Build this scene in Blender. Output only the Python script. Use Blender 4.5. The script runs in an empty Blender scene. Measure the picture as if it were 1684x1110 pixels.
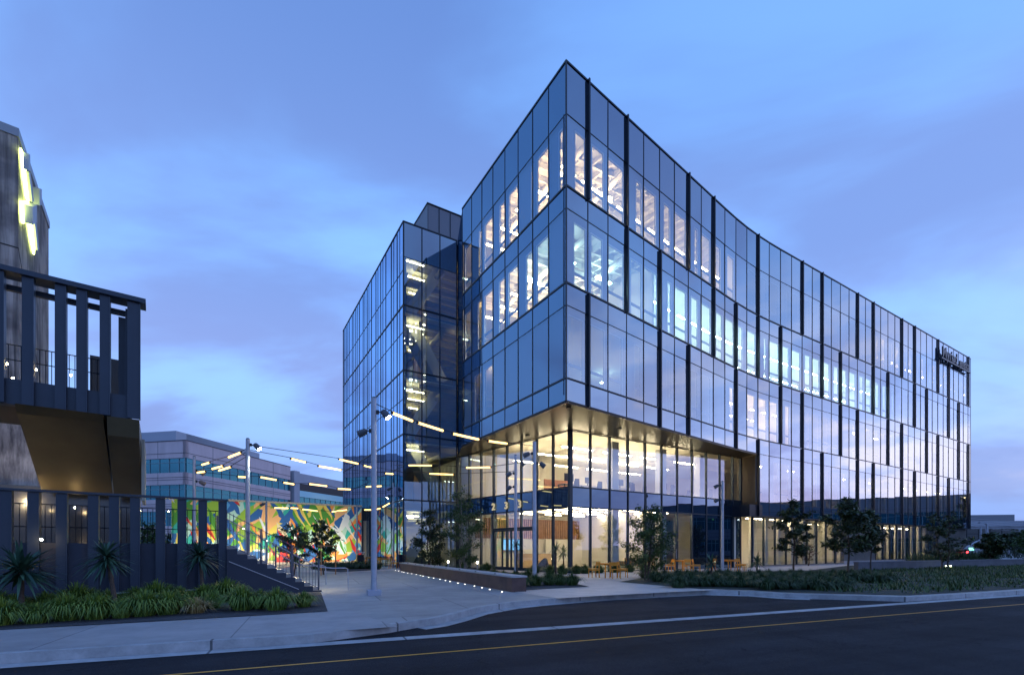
import bpy, bmesh, math, random
from mathutils import Vector, Matrix
R = math.radians
SC = bpy.context.scene
COL = SC.collection

# ------------------------------------------------------------------ camera
HC = 1.5                       # camera height above the plaza
FP = 795.0                     # focal length in photo pixels (1684 wide)
cam_d = bpy.data.cameras.new("camera")
cam = bpy.data.objects.new("camera", cam_d)
COL.objects.link(cam)
cam.location = (0, 0, HC)
cam.rotation_euler = (R(90), 0, 0)
cam_d.sensor_width = 36.0
cam_d.lens = FP / 1684 * 36.0
cam_d.shift_y = (902 - 555) / 1684
cam_d.clip_end = 4000
cam_d.clip_start = 0.1
SC.camera = cam

# ------------------------------------------------------------------ world (dusk sky)
W = bpy.data.worlds.new("World")
SC.world = W
W.use_nodes = True
nt = W.node_tree
nt.nodes.clear()
def N(t, **k):
    n = nt.nodes.new(t)
    for a, b in k.items():
        setattr(n, a, b)
    return n
def L(a, b): nt.links.new(a, b)
def vmath(op, a, b=None):
    n = N('ShaderNodeMath', operation=op)
    for i, v in enumerate((a, b)):
        if v is None: continue
        if isinstance(v, (int, float)): n.inputs[i].default_value = v
        else: L(v, n.inputs[i])
    return n.outputs[0]
def ramp(fac, stops, interp='EASE'):
    n = N('ShaderNodeValToRGB')
    n.color_ramp.interpolation = interp
    el = n.color_ramp.elements
    while len(el) > 1: el.remove(el[-1])
    for i, (p, c) in enumerate(stops):
        e = el[0] if i == 0 else el.new(p)
        e.position = p
        e.color = (c[0], c[1], c[2], 1)
    L(fac, n.inputs[0])
    return n.outputs[0]
def mixc(fac, a, b, mode='MIX'):
    n = N('ShaderNodeMix', data_type='RGBA', blend_type=mode)
    for i, v in ((0, fac), (6, a), (7, b)):
        if isinstance(v, (int, float)): n.inputs[i].default_value = v
        elif isinstance(v, tuple): n.inputs[i].default_value = (*v, 1)
        else: L(v, n.inputs[i])
    return n.outputs[2]
tc = N('ShaderNodeTexCoord')
sep = N('ShaderNodeSeparateXYZ'); L(tc.outputs['Generated'], sep.inputs[0])
zc = vmath('MAXIMUM', sep.outputs[2], 0.0)
base = ramp(zc, [(0.0, (0.085, 0.16, 0.34)), (0.05, (0.10, 0.19, 0.42)), (0.16, (0.15, 0.26, 0.54)), (0.30, (0.16, 0.30, 0.62)),
                 (0.48, (0.135, 0.28, 0.61)), (0.66, (0.10, 0.22, 0.50)), (1.0, (0.055, 0.13, 0.34))])
# clouds: noise in a flattened dome projection
dz = vmath('ADD', zc, 0.22)
cx = vmath('DIVIDE', sep.outputs[0], dz); cy = vmath('DIVIDE', sep.outputs[1], dz)
cmb = N('ShaderNodeCombineXYZ'); L(cx, cmb.inputs[0]); L(cy, cmb.inputs[1])
mp = N('ShaderNodeMapping'); L(cmb.outputs[0], mp.inputs[0])
mp.inputs['Rotation'].default_value = (0, 0, R(25)); mp.inputs['Scale'].default_value = (0.55, 0.95, 1)
mp.inputs['Location'].default_value = (1.7, 0.4, 0)
n1 = N('ShaderNodeTexNoise'); L(mp.outputs[0], n1.inputs['Vector'])
n1.inputs['Scale'].default_value = 1.7; n1.inputs['Detail'].default_value = 6; n1.inputs['Roughness'].default_value = 0.5; n1.inputs['Distortion'].default_value = 0.4
cl = ramp(n1.outputs[0], [(0.40, (0, 0, 0)), (0.60, (1, 1, 1))])
clf = vmath('MULTIPLY', cl, 0.88)
ccol = ramp(zc, [(0.0, (0.055, 0.10, 0.22)), (0.10, (0.095, 0.145, 0.32)), (0.30, (0.12, 0.165, 0.36)), (0.50, (0.095, 0.155, 0.36)), (0.8, (0.06, 0.12, 0.31))])
sky = mixc(clf, base, ccol)
# brighter, faintly pink afterglow to the right, outside the frame (+X)
dotx = vmath('MAXIMUM', vmath('ADD', vmath('MULTIPLY', sep.outputs[0], 0.995), vmath('MULTIPLY', sep.outputs[1], 0.02)), 0.0)
gl = vmath('POWER', dotx, 7.0)
gz = ramp(zc, [(0.0, (0.5, 0.5, 0.5)), (0.05, (0.8, 0.8, 0.8)), (0.16, (1, 1, 1)), (0.30, (0.45, 0.45, 0.45)), (0.5, (0.12, 0.12, 0.12)), (0.7, (0, 0, 0))])
glf = vmath('MULTIPLY', gl, gz)
mp2 = N('ShaderNodeMapping'); L(tc.outputs['Generated'], mp2.inputs[0]); mp2.inputs['Scale'].default_value = (2.2, 2.2, 5.5); mp2.inputs['Rotation'].default_value = (0.25, 0.1, 0)
n2 = N('ShaderNodeTexNoise'); L(mp2.outputs[0], n2.inputs['Vector'])
n2.inputs['Scale'].default_value = 1.7; n2.inputs['Detail'].default_value = 7; n2.inputs['Roughness'].default_value = 0.55
gc = ramp(n2.outputs[0], [(0.36, (0.24, 0.30, 0.62)), (0.50, (0.42, 0.50, 0.86)), (0.60, (0.78, 0.72, 0.88)), (0.70, (0.36, 0.43, 0.80))])
sky = mixc(glf, sky, mixc(1.0, gc, (1.22, 1.24, 1.20), 'MULTIPLY'))
bg = N('ShaderNodeBackground'); L(sky, bg.inputs[0]); bg.inputs[1].default_value = 1.32
# physical sky underneath: sun just under the horizon on the same side
stx = N('ShaderNodeTexSky', sky_type='NISHITA', sun_disc=False)
stx.sun_elevation = R(1.0); stx.sun_rotation = R(90)
bg2 = N('ShaderNodeBackground'); L(stx.outputs[0], bg2.inputs[0]); bg2.inputs[1].default_value = 0.02
ad = N('ShaderNodeAddShader'); L(bg.outputs[0], ad.inputs[0]); L(bg2.outputs[0], ad.inputs[1])
wo = N('ShaderNodeOutputWorld'); L(ad.outputs[0], wo.inputs[0])

# the sun has set: the sky and the lamps are the only lights

SC.view_settings.view_transform = 'Standard'
SC.view_settings.look = 'None'
SC.view_settings.exposure = 0.74
SC.view_settings.gamma = 1.0
cy_ = SC.cycles
cy_.max_bounces = 7; cy_.diffuse_bounces = 3; cy_.glossy_bounces = 4; cy_.transmission_bounces = 4
cy_.transparent_max_bounces = 16; cy_.caustics_reflective = False; cy_.caustics_refractive = False
cy_.sample_clamp_indirect = 4.0; cy_.use_denoising = True; cy_.use_light_tree = True

# ------------------------------------------------------------------ materials
MATS = {}
def mat(name, col, rough=0.6, metal=0.0, noise=0.0, nscale=4.0, bump=0.0, spec=0.5, emit=None, estr=0.0, stretch=None, sheen=None):
    if name in MATS: return MATS[name]
    m = bpy.data.materials.new(name); m.use_nodes = True
    t = m.node_tree; b = t.nodes['Principled BSDF']
    b.inputs['Base Color'].default_value = (*col, 1)
    b.inputs['Roughness'].default_value = rough
    b.inputs['Metallic'].default_value = metal
    b.inputs['Specular IOR Level'].default_value = spec
    if emit:
        b.inputs['Emission Color'].default_value = (*emit, 1); b.inputs['Emission Strength'].default_value = estr
    if noise > 0 or bump > 0:
        g = t.nodes.new('ShaderNodeNewGeometry')
        mpn = t.nodes.new('ShaderNodeMapping'); t.links.new(g.outputs['Position'], mpn.inputs[0])
        if stretch: mpn.inputs['Scale'].default_value = stretch
        nz = t.nodes.new('ShaderNodeTexNoise'); nz.inputs['Scale'].default_value = nscale; nz.inputs['Detail'].default_value = 8
        nz.inputs['Roughness'].default_value = 0.65
        t.links.new(mpn.outputs[0], nz.inputs['Vector'])
        if noise > 0:
            cr = t.nodes.new('ShaderNodeValToRGB'); e = cr.color_ramp.elements
            e[0].position = 0.3; e[1].position = 0.7
            e[0].color = tuple(c * (1 - noise) for c in col) + (1,)
            e[1].color = tuple(min(1, c * (1 + noise)) for c in col) + (1,)
            t.links.new(nz.outputs[0], cr.inputs[0]); t.links.new(cr.outputs[0], b.inputs['Base Color'])
        if bump > 0:
            bp = t.nodes.new('ShaderNodeBump'); bp.inputs['Strength'].default_value = bump; bp.inputs['Distance'].default_value = 0.02
            t.links.new(nz.outputs[0], bp.inputs['Height']); t.links.new(bp.outputs[0], b.inputs['Normal'])
    MATS[name] = m
    return m
def emat(name, col, s):
    if name in MATS: return MATS[name]
    m = bpy.data.materials.new(name); m.use_nodes = True; t = m.node_tree; t.nodes.clear()
    e = t.nodes.new('ShaderNodeEmission'); e.inputs[0].default_value = (*col, 1); e.inputs[1].default_value = s
    o = t.nodes.new('ShaderNodeOutputMaterial'); t.links.new(e.outputs[0], o.inputs[0])
    MATS[name] = m
    return m
def glass(name, tint, refl, f0, f1, wob=0.0):
    """tinted pane: see-through mixed with a mirror coat that strengthens at grazing view"""
    if name in MATS: return MATS[name]
    m = bpy.data.materials.new(name); m.use_nodes = True; t = m.node_tree; t.nodes.clear()
    tr = t.nodes.new('ShaderNodeBsdfTransparent'); tr.inputs[0].default_value = (*tint, 1)
    gl = t.nodes.new('ShaderNodeBsdfGlossy'); gl.inputs['Roughness'].default_value = 0.0
    oi = t.nodes.new('ShaderNodeNewGeometry'); rc = t.nodes.new('ShaderNodeValToRGB'); rc.color_ramp.elements[0].color = (*[c * 0.90 for c in refl], 1); rc.color_ramp.elements[1].color = (*refl, 1)
    ob_i = t.nodes.new('ShaderNodeObjectInfo'); t.links.new(ob_i.outputs['Random'], rc.inputs[0]); t.links.new(rc.outputs[0], gl.inputs[0])
    lw = t.nodes.new('ShaderNodeLayerWeight'); lw.inputs[0].default_value = 0.35
    mr = t.nodes.new('ShaderNodeMapRange'); mr.inputs[3].default_value = f0; mr.inputs[4].default_value = f1
    t.links.new(lw.outputs['Facing'], mr.inputs[0])
    if wob:
        g = t.nodes.new('ShaderNodeNewGeometry')
        nz = t.nodes.new('ShaderNodeTexNoise'); nz.inputs['Scale'].default_value = 0.8; nz.inputs['Detail'].default_value = 1
        t.links.new(g.outputs['Position'], nz.inputs['Vector'])
        bp = t.nodes.new('ShaderNodeBump'); bp.inputs['Strength'].default_value = wob; bp.inputs['Distance'].default_value = 0.05
        t.links.new(nz.outputs[0], bp.inputs['Height']); t.links.new(bp.outputs[0], gl.inputs['Normal'])
    mx = t.nodes.new('ShaderNodeMixShader'); t.links.new(mr.outputs[0], mx.inputs[0]); t.links.new(tr.outputs[0], mx.inputs[1]); t.links.new(gl.outputs[0], mx.inputs[2])
    o = t.nodes.new('ShaderNodeOutputMaterial'); t.links.new(mx.outputs[0], o.inputs[0])
    MATS[name] = m
    return m
def coated(name, under, refl, f0, f1, wob=0.0):
    """opaque back-painted spandrel glass"""
    if name in MATS: return MATS[name]
    m = glass(name, (1, 1, 1), refl, f0, f1, wob); t = m.node_tree
    for n in list(t.nodes):
        if n.type == 'BSDF_TRANSPARENT':
            d = t.nodes.new('ShaderNodeBsdfDiffuse'); d.inputs[0].default_value = (*under, 1)
            mx = [q for q in t.nodes if q.type == 'MIX_SHADER'][0]
            t.links.new(d.outputs[0], mx.inputs[1]); t.nodes.remove(n)
    return m

# ------------------------------------------------------------------ mesh builder
class MB:
    def __init__(s): s.v = []; s.f = []
    def add(s, vs, fs):
        o = len(s.v); s.v += [tuple(p) for p in vs]; s.f += [tuple(i + o for i in f) for f in fs]; return s
    def box(s, c, d, rz=0.0):
        cx, cy, cz = c; a, b, h = d[0] / 2, d[1] / 2, d[2] / 2; ca, sa = math.cos(rz), math.sin(rz)
        vs = [(cx + x * ca - y * sa, cy + x * sa + y * ca, cz + z) for z in (-h, h) for x, y in ((-a, -b), (a, -b), (a, b), (-a, b))]
        return s.add(vs, BF)
    def fbox(s, F, u0, u1, n0, n1, z0, z1):
        """box in a facade frame F=(ox,oy,ux,uy): u along, n outwards"""
        vs = [F_(F, u, n, z) for z in (z0, z1) for u, n in ((u0, n0), (u1, n0), (u1, n1), (u0, n1))]
        return s.add(vs, BF)
    def bar(s, a, b, w, h=None, up=(0, 0, 1)):
        a = Vector(a); b = Vector(b); h = h or w; d = (b - a).normalized(); u = Vector(up)
        if abs(d.dot(u)) > 0.99: u = Vector((1, 0, 0))
        x = d.cross(u).normalized(); y = x.cross(d).normalized()
        vs = [p + x * i * w / 2 + y * j * h / 2 for p in (a, b) for i, j in ((-1, -1), (1, -1), (1, 1), (-1, 1))]
        return s.add(vs, BF)
    def tube(s, pts, r, n=8, cap=True):
        pts = [Vector(p) for p in pts]; k = len(pts)
        rs = r if isinstance(r, (list, tuple)) else [r] * k
        ref = Vector((0, 0, 1)); vs = []
        for i, p in enumerate(pts):
            d = (pts[min(i + 1, k - 1)] - pts[max(i - 1, 0)]).normalized()
            rr = ref if abs(d.dot(ref)) < 0.95 else Vector((1, 0, 0))
            x = d.cross(rr).normalized(); y = d.cross(x).normalized()
            for j in range(n):
                a = 2 * math.pi * j / n
                vs.append(p + (x * math.cos(a) + y * math.sin(a)) * rs[i])
        fs = [(i * n + j, i * n + (j + 1) % n, (i + 1) * n + (j + 1) % n, (i + 1) * n + j) for i in range(k - 1) for j in range(n)]
        if cap: fs += [tuple(range(n))[::-1], tuple(range((k - 1) * n, k * n))]
        return s.add(vs, fs)
    def prism(s, poly, z0, z1):
        n = len(poly)
        vs = [(p[0], p[1], z0) for p in poly] + [(p[0], p[1], z1) for p in poly]
        fs = [tuple(range(n))[::-1], tuple(range(n, 2 * n))] + [(i, (i + 1) % n, n + (i + 1) % n, n + i) for i in range(n)]
        return s.add(vs, fs)
    def hull(s, poly3, off):
        """extrude a planar 3-D polygon by vector off"""
        n = len(poly3); o = Vector(off)
        vs = [Vector(p) for p in poly3] + [Vector(p) + o for p in poly3]
        fs = [tuple(range(n))[::-1], tuple(range(n, 2 * n))] + [(i, (i + 1) % n, n + (i + 1) % n, n + i) for i in range(n)]
        return s.add(vs, fs)
    def build(s, name, m, parent=None, smooth=False, bevel=0.0):
        me = bpy.data.meshes.new(name); me.from_pydata([tuple(p) for p in s.v], [], s.f); me.update()
        if m: me.materials.append(m)
        if smooth:
            for p in me.polygons: p.use_smooth = True
        bm = bmesh.new(); bm.from_mesh(me); bmesh.ops.recalc_face_normals(bm, faces=bm.faces); bm.to_mesh(me); bm.free()
        o = bpy.data.objects.new(name, me); COL.objects.link(o)
        if parent: o.parent = parent
        if bevel:
            b = o.modifiers.new('bevel', 'BEVEL'); b.width = bevel; b.segments = 2; b.limit_method = 'ANGLE'
        return o
BF = [(0, 3, 2, 1), (4, 5, 6, 7), (0, 1, 5, 4), (1, 2, 6, 5), (2, 3, 7, 6), (3, 0, 4, 7)]
def F_(F, u, n, z): return (F[0] + F[2] * u + F[3] * n, F[1] + F[3] * u - F[2] * n, z)
def frame(a, b):
    d = math.hypot(b[0] - a[0], b[1] - a[1]); return (a[0], a[1], (b[0] - a[0]) / d, (b[1] - a[1]) / d)
def thing(name, label, cat, loc=(0, 0, 0), rz=0.0, group=None):
    o = bpy.data.objects.new(name, None); COL.objects.link(o); o.empty_display_size = 0.3
    o.location = loc; o.rotation_euler = (0, 0, rz); tag(o, label, cat, group); return o
def tag(o, label, cat, group=None, kind=None):
    if label: o['label'] = label
    if cat: o['category'] = cat
    if group: o['group'] = group
    if kind: o['kind'] = kind
    return o
def struct(o, label=None, kind='structure'):
    o['kind'] = kind
    if label: o['label'] = label
    return o
def copy_tree(o, parent=None):
    c = o.copy(); COL.objects.link(c)
    if parent: c.parent = parent
    for ch in list(o.children): copy_tree(ch, c)
    return c
def G(x, y, z=0.0):
    """world point of photo pixel (x,y) standing on the level z"""
    Y = (HC - z) * FP / (y - 902); return ((x - 842) / FP * Y, Y, z)
def P(x, y, Y): return ((x - 842) / FP * Y, Y, HC + (902 - y) / FP * Y)
ORD = ['first', 'second', 'third', 'fourth', 'fifth', 'sixth', 'seventh', 'eighth', 'ninth', 'tenth', 'eleventh', 'twelfth', 'thirteenth', 'fourteenth', 'fifteenth', 'sixteenth', 'seventeenth', 'eighteenth', 'nineteenth', 'twentieth', 'twenty first', 'twenty second', 'twenty third', 'twenty fourth', 'twenty fifth', 'twenty sixth', 'twenty seventh', 'twenty eighth', 'twenty ninth', 'thirtieth', 'thirty first', 'thirty second', 'thirty third', 'thirty fourth', 'thirty fifth', 'thirty sixth', 'thirty seventh', 'thirty eighth', 'thirty ninth', 'fortieth']

def joint_mat(name, col, du, dv, ang, jw=0.012, noise=0.12, rough=0.75, jd=0.6, nscale=1.2):
    """paving: joints on a rotated grid + stains"""
    if name in MATS: return MATS[name]
    m = mat(name, col, rough=rough); t = m.node_tree; b = t.nodes['Principled BSDF']
    g = t.nodes.new('ShaderNodeNewGeometry'); mpn = t.nodes.new('ShaderNodeMapping'); mpn.inputs['Rotation'].default_value = (0, 0, -ang)
    t.links.new(g.outputs['Position'], mpn.inputs[0])
    br = t.nodes.new('ShaderNodeTexBrick'); br.inputs['Scale'].default_value = 1.0
    br.inputs['Brick Width'].default_value = du; br.inputs['Row Height'].default_value = dv; br.inputs['Mortar Size'].default_value = jw
    br.inputs['Color1'].default_value = (*[c * 0.94 for c in col], 1); br.inputs['Color2'].default_value = (*[min(1, c * 1.06) for c in col], 1)
    br.inputs['Mortar'].default_value = (*[c * (1 - jd) for c in col], 1); br.inputs['Bias'].default_value = 0.0
    t.links.new(mpn.outputs[0], br.inputs['Vector'])
    nz = t.nodes.new('ShaderNodeTexNoise'); nz.inputs['Scale'].default_value = nscale; nz.inputs['Detail'].default_value = 10; nz.inputs['Roughness'].default_value = 0.7
    t.links.new(mpn.outputs[0], nz.inputs['Vector'])
    mr = t.nodes.new('ShaderNodeMapRange'); mr.inputs[1].default_value = 0.3; mr.inputs[2].default_value = 0.7; mr.inputs[3].default_value = 1 - noise; mr.inputs[4].default_value = 1 + noise
    t.links.new(nz.outputs[0], mr.inputs[0])
    mu = t.nodes.new('ShaderNodeVectorMath'); mu.operation = 'SCALE'; t.links.new(br.outputs[0], mu.inputs[0]); t.links.new(mr.outputs[0], mu.inputs['Scale'])
    t.links.new(mu.outputs[0], b.inputs['Base Color'])
    n3 = t.nodes.new('ShaderNodeTexNoise'); n3.inputs['Scale'].default_value = 60; t.links.new(mpn.outputs[0], n3.inputs['Vector'])
    bp = t.nodes.new('ShaderNodeBump'); bp.inputs['Strength'].default_value = 0.25; bp.inputs['Distance'].default_value = 0.01
    t.links.new(n3.outputs[0], bp.inputs['Height']); t.links.new(bp.outputs[0], b.inputs['Normal'])
    return m

BLK = mat('black_anodised', (0.012, 0.016, 0.025), 0.35, 0.3)
FIN = mat('fin_metal', (0.016, 0.02, 0.03), 0.3, 0.5)
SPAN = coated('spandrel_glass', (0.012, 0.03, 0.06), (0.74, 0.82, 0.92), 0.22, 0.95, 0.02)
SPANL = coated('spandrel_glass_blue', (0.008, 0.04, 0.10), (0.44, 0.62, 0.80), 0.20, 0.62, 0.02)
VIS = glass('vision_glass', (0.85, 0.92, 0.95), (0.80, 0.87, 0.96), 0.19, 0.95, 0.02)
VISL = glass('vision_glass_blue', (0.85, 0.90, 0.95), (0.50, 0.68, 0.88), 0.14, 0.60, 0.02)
CLEAR = glass('clear_glass', (0.92, 0.95, 0.93), (0.80, 0.88, 1.0), 0.10, 0.85, 0.01)
INW = mat('inner_wall', (0.05, 0.08, 0.13), 0.6)
FRM = mat('window_lining', (0.30, 0.33, 0.38), 0.4, 0.3)
CEIL = mat('ceiling_white', (0.72, 0.68, 0.58), 0.8)
WALLW = mat('wall_cream', (0.72, 0.69, 0.60), 0.8, noise=0.03)
SLAB = mat('slab_grey', (0.25, 0.24, 0.23), 0.8)
FLOORI = mat('interior_floor', (0.35, 0.32, 0.28), 0.4)
EOFF = emat('office_tube_warm', (1.0, 0.70, 0.34), 40)
EMINT = emat('office_tube_mint', (0.66, 1.0, 0.76), 44)
ECOOL = emat('office_tube_cool', (0.66, 1.0, 0.86), 34)
ELOB = emat('lobby_tube', (1.0, 0.82, 0.54), 36)
GALV = mat('galvanised_steel', (0.42, 0.45, 0.52), 0.42, 0.35, noise=0.12, nscale=6)

# ================================================================== ground
UN = (0.768, 0.641); UF = (0.8526, 0.5226); UL = (-0.512, 0.859); RD = (0.925, 0.379)
RA = math.atan2(RD[1], RD[0])
def asphalt_mat():
    m = mat('asphalt', (0.018, 0.019, 0.023), 0.85, spec=0.15); t = m.node_tree; b = t.nodes['Principled BSDF']
    g = t.nodes.new('ShaderNodeNewGeometry'); mp = t.nodes.new('ShaderNodeMapping'); mp.inputs['Rotation'].default_value = (0, 0, -RA); t.links.new(g.outputs['Position'], mp.inputs[0])
    def nz(s, d, st=None, r=0.6):
        src = mp.outputs[0]
        if st:
            q = t.nodes.new('ShaderNodeMapping'); q.inputs['Scale'].default_value = st; t.links.new(src, q.inputs[0]); src = q.outputs[0]
        n = t.nodes.new('ShaderNodeTexNoise'); n.inputs['Scale'].default_value = s; n.inputs['Detail'].default_value = d; n.inputs['Roughness'].default_value = r; t.links.new(src, n.inputs['Vector']); return n.outputs[0]
    def rng(src, a, c, lo, hi):
        r = t.nodes.new('ShaderNodeMapRange'); r.inputs[1].default_value = a; r.inputs[2].default_value = c; r.inputs[3].default_value = lo; r.inputs[4].default_value = hi; t.links.new(src, r.inputs[0]); return r.outputs[0]
    def mul(a, c):
        x = t.nodes.new('ShaderNodeMath'); x.operation = 'MULTIPLY'; t.links.new(a, x.inputs[0]); t.links.new(c, x.inputs[1]); return x.outputs[0]
    agg = rng(nz(70, 3), 0.3, 0.75, 0.6, 1.7); stain = rng(nz(0.5, 9, None, 0.7), 0.35, 0.65, 0.75, 1.3); wear = rng(nz(1.0, 5, (0.05, 1.3, 1)), 0.35, 0.65, 0.72, 1.3)
    # hairline cracks
    q = t.nodes.new('ShaderNodeTexVoronoi'); q.feature = 'DISTANCE_TO_EDGE'; q.inputs['Scale'].default_value = 0.28
    wv = t.nodes.new('ShaderNodeTexNoise'); wv.inputs['Scale'].default_value = 2.5; wv.inputs['Detail'].default_value = 6; t.links.new(mp.outputs[0], wv.inputs['Vector'])
    ad = t.nodes.new('ShaderNodeVectorMath'); ad.operation = 'ADD'; t.links.new(mp.outputs[0], ad.inputs[0]); t.links.new(wv.outputs['Color'], ad.inputs[1]); t.links.new(ad.outputs[0], q.inputs['Vector'])
    crk = rng(q.outputs['Distance'], 0.0, 0.006, 0.45, 1.0)
    v = mul(mul(mul(agg, stain), wear), crk); sc = t.nodes.new('ShaderNodeVectorMath'); sc.operation = 'SCALE'; sc.inputs[0].default_value = (0.020, 0.021, 0.026); t.links.new(v, sc.inputs['Scale']); t.links.new(sc.outputs[0], b.inputs['Base Color'])
    bp = t.nodes.new('ShaderNodeBump'); bp.inputs['Strength'].default_value = 0.6; bp.inputs['Distance'].default_value = 0.006; t.links.new(agg, bp.inputs['Height']); t.links.new(bp.outputs[0], b.inputs['Normal'])
    return m
ASPH = asphalt_mat()
CONC = joint_mat('drive_concrete', (0.33, 0.33, 0.325), 3.6, 3.6, RA, 0.02, 0.26, 0.62, 0.45, 0.7)
WALK = joint_mat('sidewalk_concrete', (0.36, 0.35, 0.35), 2.6, 50.0, RA, 0.014, 0.2, 0.7, 0.45, 1.1)
PAVE = joint_mat('pale_pavers', (0.56, 0.50, 0.46), 0.9, 0.45, math.atan2(UF[1], UF[0]), 0.01, 0.14, 0.6, 0.3, 0.9)
KERB = joint_mat('kerb_concrete', (0.40, 0.41, 0.42), 3.1, 60.0, RA, 0.02, 0.28, 0.75, 0.7, 3.0)
SOIL = mat('gravel_soil', (0.055, 0.055, 0.06), 0.95, noise=0.6, nscale=28, bump=1.0)
def sheet(name, poly, z, m, t=0.0):
    b = MB()
    if t: b.prism(poly, z - t, z)
    else: b.add([(p[0], p[1], z) for p in poly], [tuple(range(len(poly)))])
    return b.build(name, m)
struct(sheet('ground', [(-1500, -1500), (1500, -1500), (1500, 2500), (-1500, 2500)], -0.30, mat('far_ground', (0.05, 0.055, 0.06), 0.9, noise=0.3, nscale=0.3)))
A0 = (3.58, 11.02)                       # a point on the asphalt edge
def rd(s, n, z=0.0):                     # s along the road, n towards the plaza
    return (A0[0] + RD[0] * s - RD[1] * n, A0[1] + RD[1] * s + RD[0] * n, z)
struct(sheet('road', [rd(-60, -25), rd(220, -25), rd(220, 16), rd(-60, 16)], -0.15, ASPH))
b = MB()
def strip(b, s0, s1, n, w, z, k=24):
    for i in range(k):
        a = s0 + (s1 - s0) * i / k; c = s0 + (s1 - s0) * (i + 1) / k
        b.add([rd(a, n, z), rd(c, n, z), rd(c, n + w, z), rd(a, n + w, z)], [(0, 1, 2, 3)])
strip(b, -30, 120, -1.32, 0.055, -0.146)
struct(b.build('road_marking', mat('yellow_road_paint', (0.75, 0.36, 0.03), 0.6, noise=0.15, nscale=9)))
b = MB()                                  # gutter pan
strip(b, -40, 8.5, 0.0, 0.31, -0.145, 18); strip(b, 8.5, 120, 0.0, 0.31, -0.145, 30)
struct(b.build('gutter', KERB))
# plaza edge: kerb line (top face corner) in plan, from far left to far right
kl = [rd(-40, 0.33), rd(-20, 0.33), rd(-7.5, 0.33)]
kc = [G(x, y) for x, y in [(640, 1027.5), (685, 1020), (715, 1016), (746, 1009), (785, 998.5), (838, 990), (890, 985), (992, 977.5), (1094, 972.5), (1152, 970)]]
kr = [G(x, y) for x, y in [(1236, 972), (1284, 975.5), (1330, 977)]] + [rd(9.6, 0.45), rd(14, 0.33), rd(40, 0.33), rd(150, 0.33)]
kline = [(p[0], p[1]) for p in kl + kc + kr]
plaza = kline + [rd(150, 90)[:2], (-60, 150), rd(-40, 60)[:2]]
struct(sheet('plaza', plaza, 0.0, CONC, 0.14))
# raised kerb stones along that line, 3 mm proud
b = MB()
def ribbon(b, line, n0, n1, z0, z1):
    """strip along a plan polyline with mitred offsets (n towards left of travel)"""
    k = len(line); off = []
    for i in range(k):
        p0 = line[max(i - 1, 0)]; p1 = line[min(i + 1, k - 1)]
        d = math.hypot(p1[0] - p0[0], p1[1] - p0[1]); nx, ny = -(p1[1] - p0[1]) / d, (p1[0] - p0[0]) / d
        off.append((nx, ny))
    for i in range(k - 1):
        q = []
        for z in (z0, z1):
            for j, n in ((i, n0), (i + 1, n0), (i + 1, n1), (i, n1)):
                q.append((line[j][0] + off[j][0] * n, line[j][1] + off[j][1] * n, z))
        b.add(q, BF)
ribbon(b, kline, -0.012, 0.15, -0.16, 0.004)
struct(b.build('kerb', KERB))
b = MB()                                  # shallow gutter following the bay
ribbon(b, [(p[0], p[1]) for p in kc[1:] + kr[:3]], -0.32, -0.013, -0.2, -0.143)
struct(b.build('bay_gutter', KERB))
# sidewalk strip beside the kerb on the left, and pale pavers
wk = [rd(-40, 0.50)[:2], rd(-7.2, 0.50)[:2], rd(-6.0, 0.62)[:2], G(575, 1004)[:2], G(539, 1005.5)[:2], G(279, 1021)[:2], G(0, 1036)[:2], rd(-40, 3.2)[:2]]
struct(sheet('sidewalk', wk, 0.005, WALK))
pv = [G(842, 972.5), G(919, 984), (G(992, 979.5)), G(1094, 974), G(1152, 971.3), G(1230, 968), G(1400, 955), (44, 52, 0), (20, 40, 0), (3, 42, 0), (-12, 46, 0), (-30, 36, 0), G(560, 941.5), G(662, 937.5), G(700, 944)]
struct(sheet('pavers', [(p[0], p[1]) for p in pv], 0.009, PAVE))

# planting beds
bl = [G(0, 1036), G(539, 1005.5), G(528, 974.5), (-6.9, 17.2, 0), (-14.2, 11.9, 0), rd(-14, 3.0)]
bl = [G(-260, 1052)] + bl[:5] + [(-20, 7.5, 0)]
struct(sheet('left_planting_bed', [(p[0], p[1]) for p in bl], 0.014, SOIL))
bm_ = [G(843, 972.5), G(900, 968.5), G(969, 965), G(935, 957), G(880, 948), G(830, 940), G(770, 932.5), G(690, 930), G(655, 936)]
struct(sheet('centre_planting_bed', [(p[0], p[1]) for p in bm_], 0.018, SOIL))
br_ = [G(1018, 957), G(1152, 968.5), G(1236, 970), G(1284, 973.5), G(1330, 975), rd(10.2, 0.7), rd(40, 0.6), rd(90, 0.6), (90, 60, 0), (52, 54, 0), (30, 43, 0), G(1330, 938), G(1260, 939.5), G(1200, 943), G(1130, 946), G(1060, 950)]
struct(sheet('right_planting_bed', [(p[0], p[1]) for p in br_], 0.020, mat('bed_soil_green', (0.035, 0.045, 0.035), 0.95, noise=0.6, nscale=10, bump=1.0)))
bf_ = [G(560, 941), G(625, 937), G(624, 932), G(540, 929), G(520, 938)]
struct(sheet('mural_planting_bed', [(p[0], p[1]) for p in bf_], 0.022, SOIL))

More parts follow.
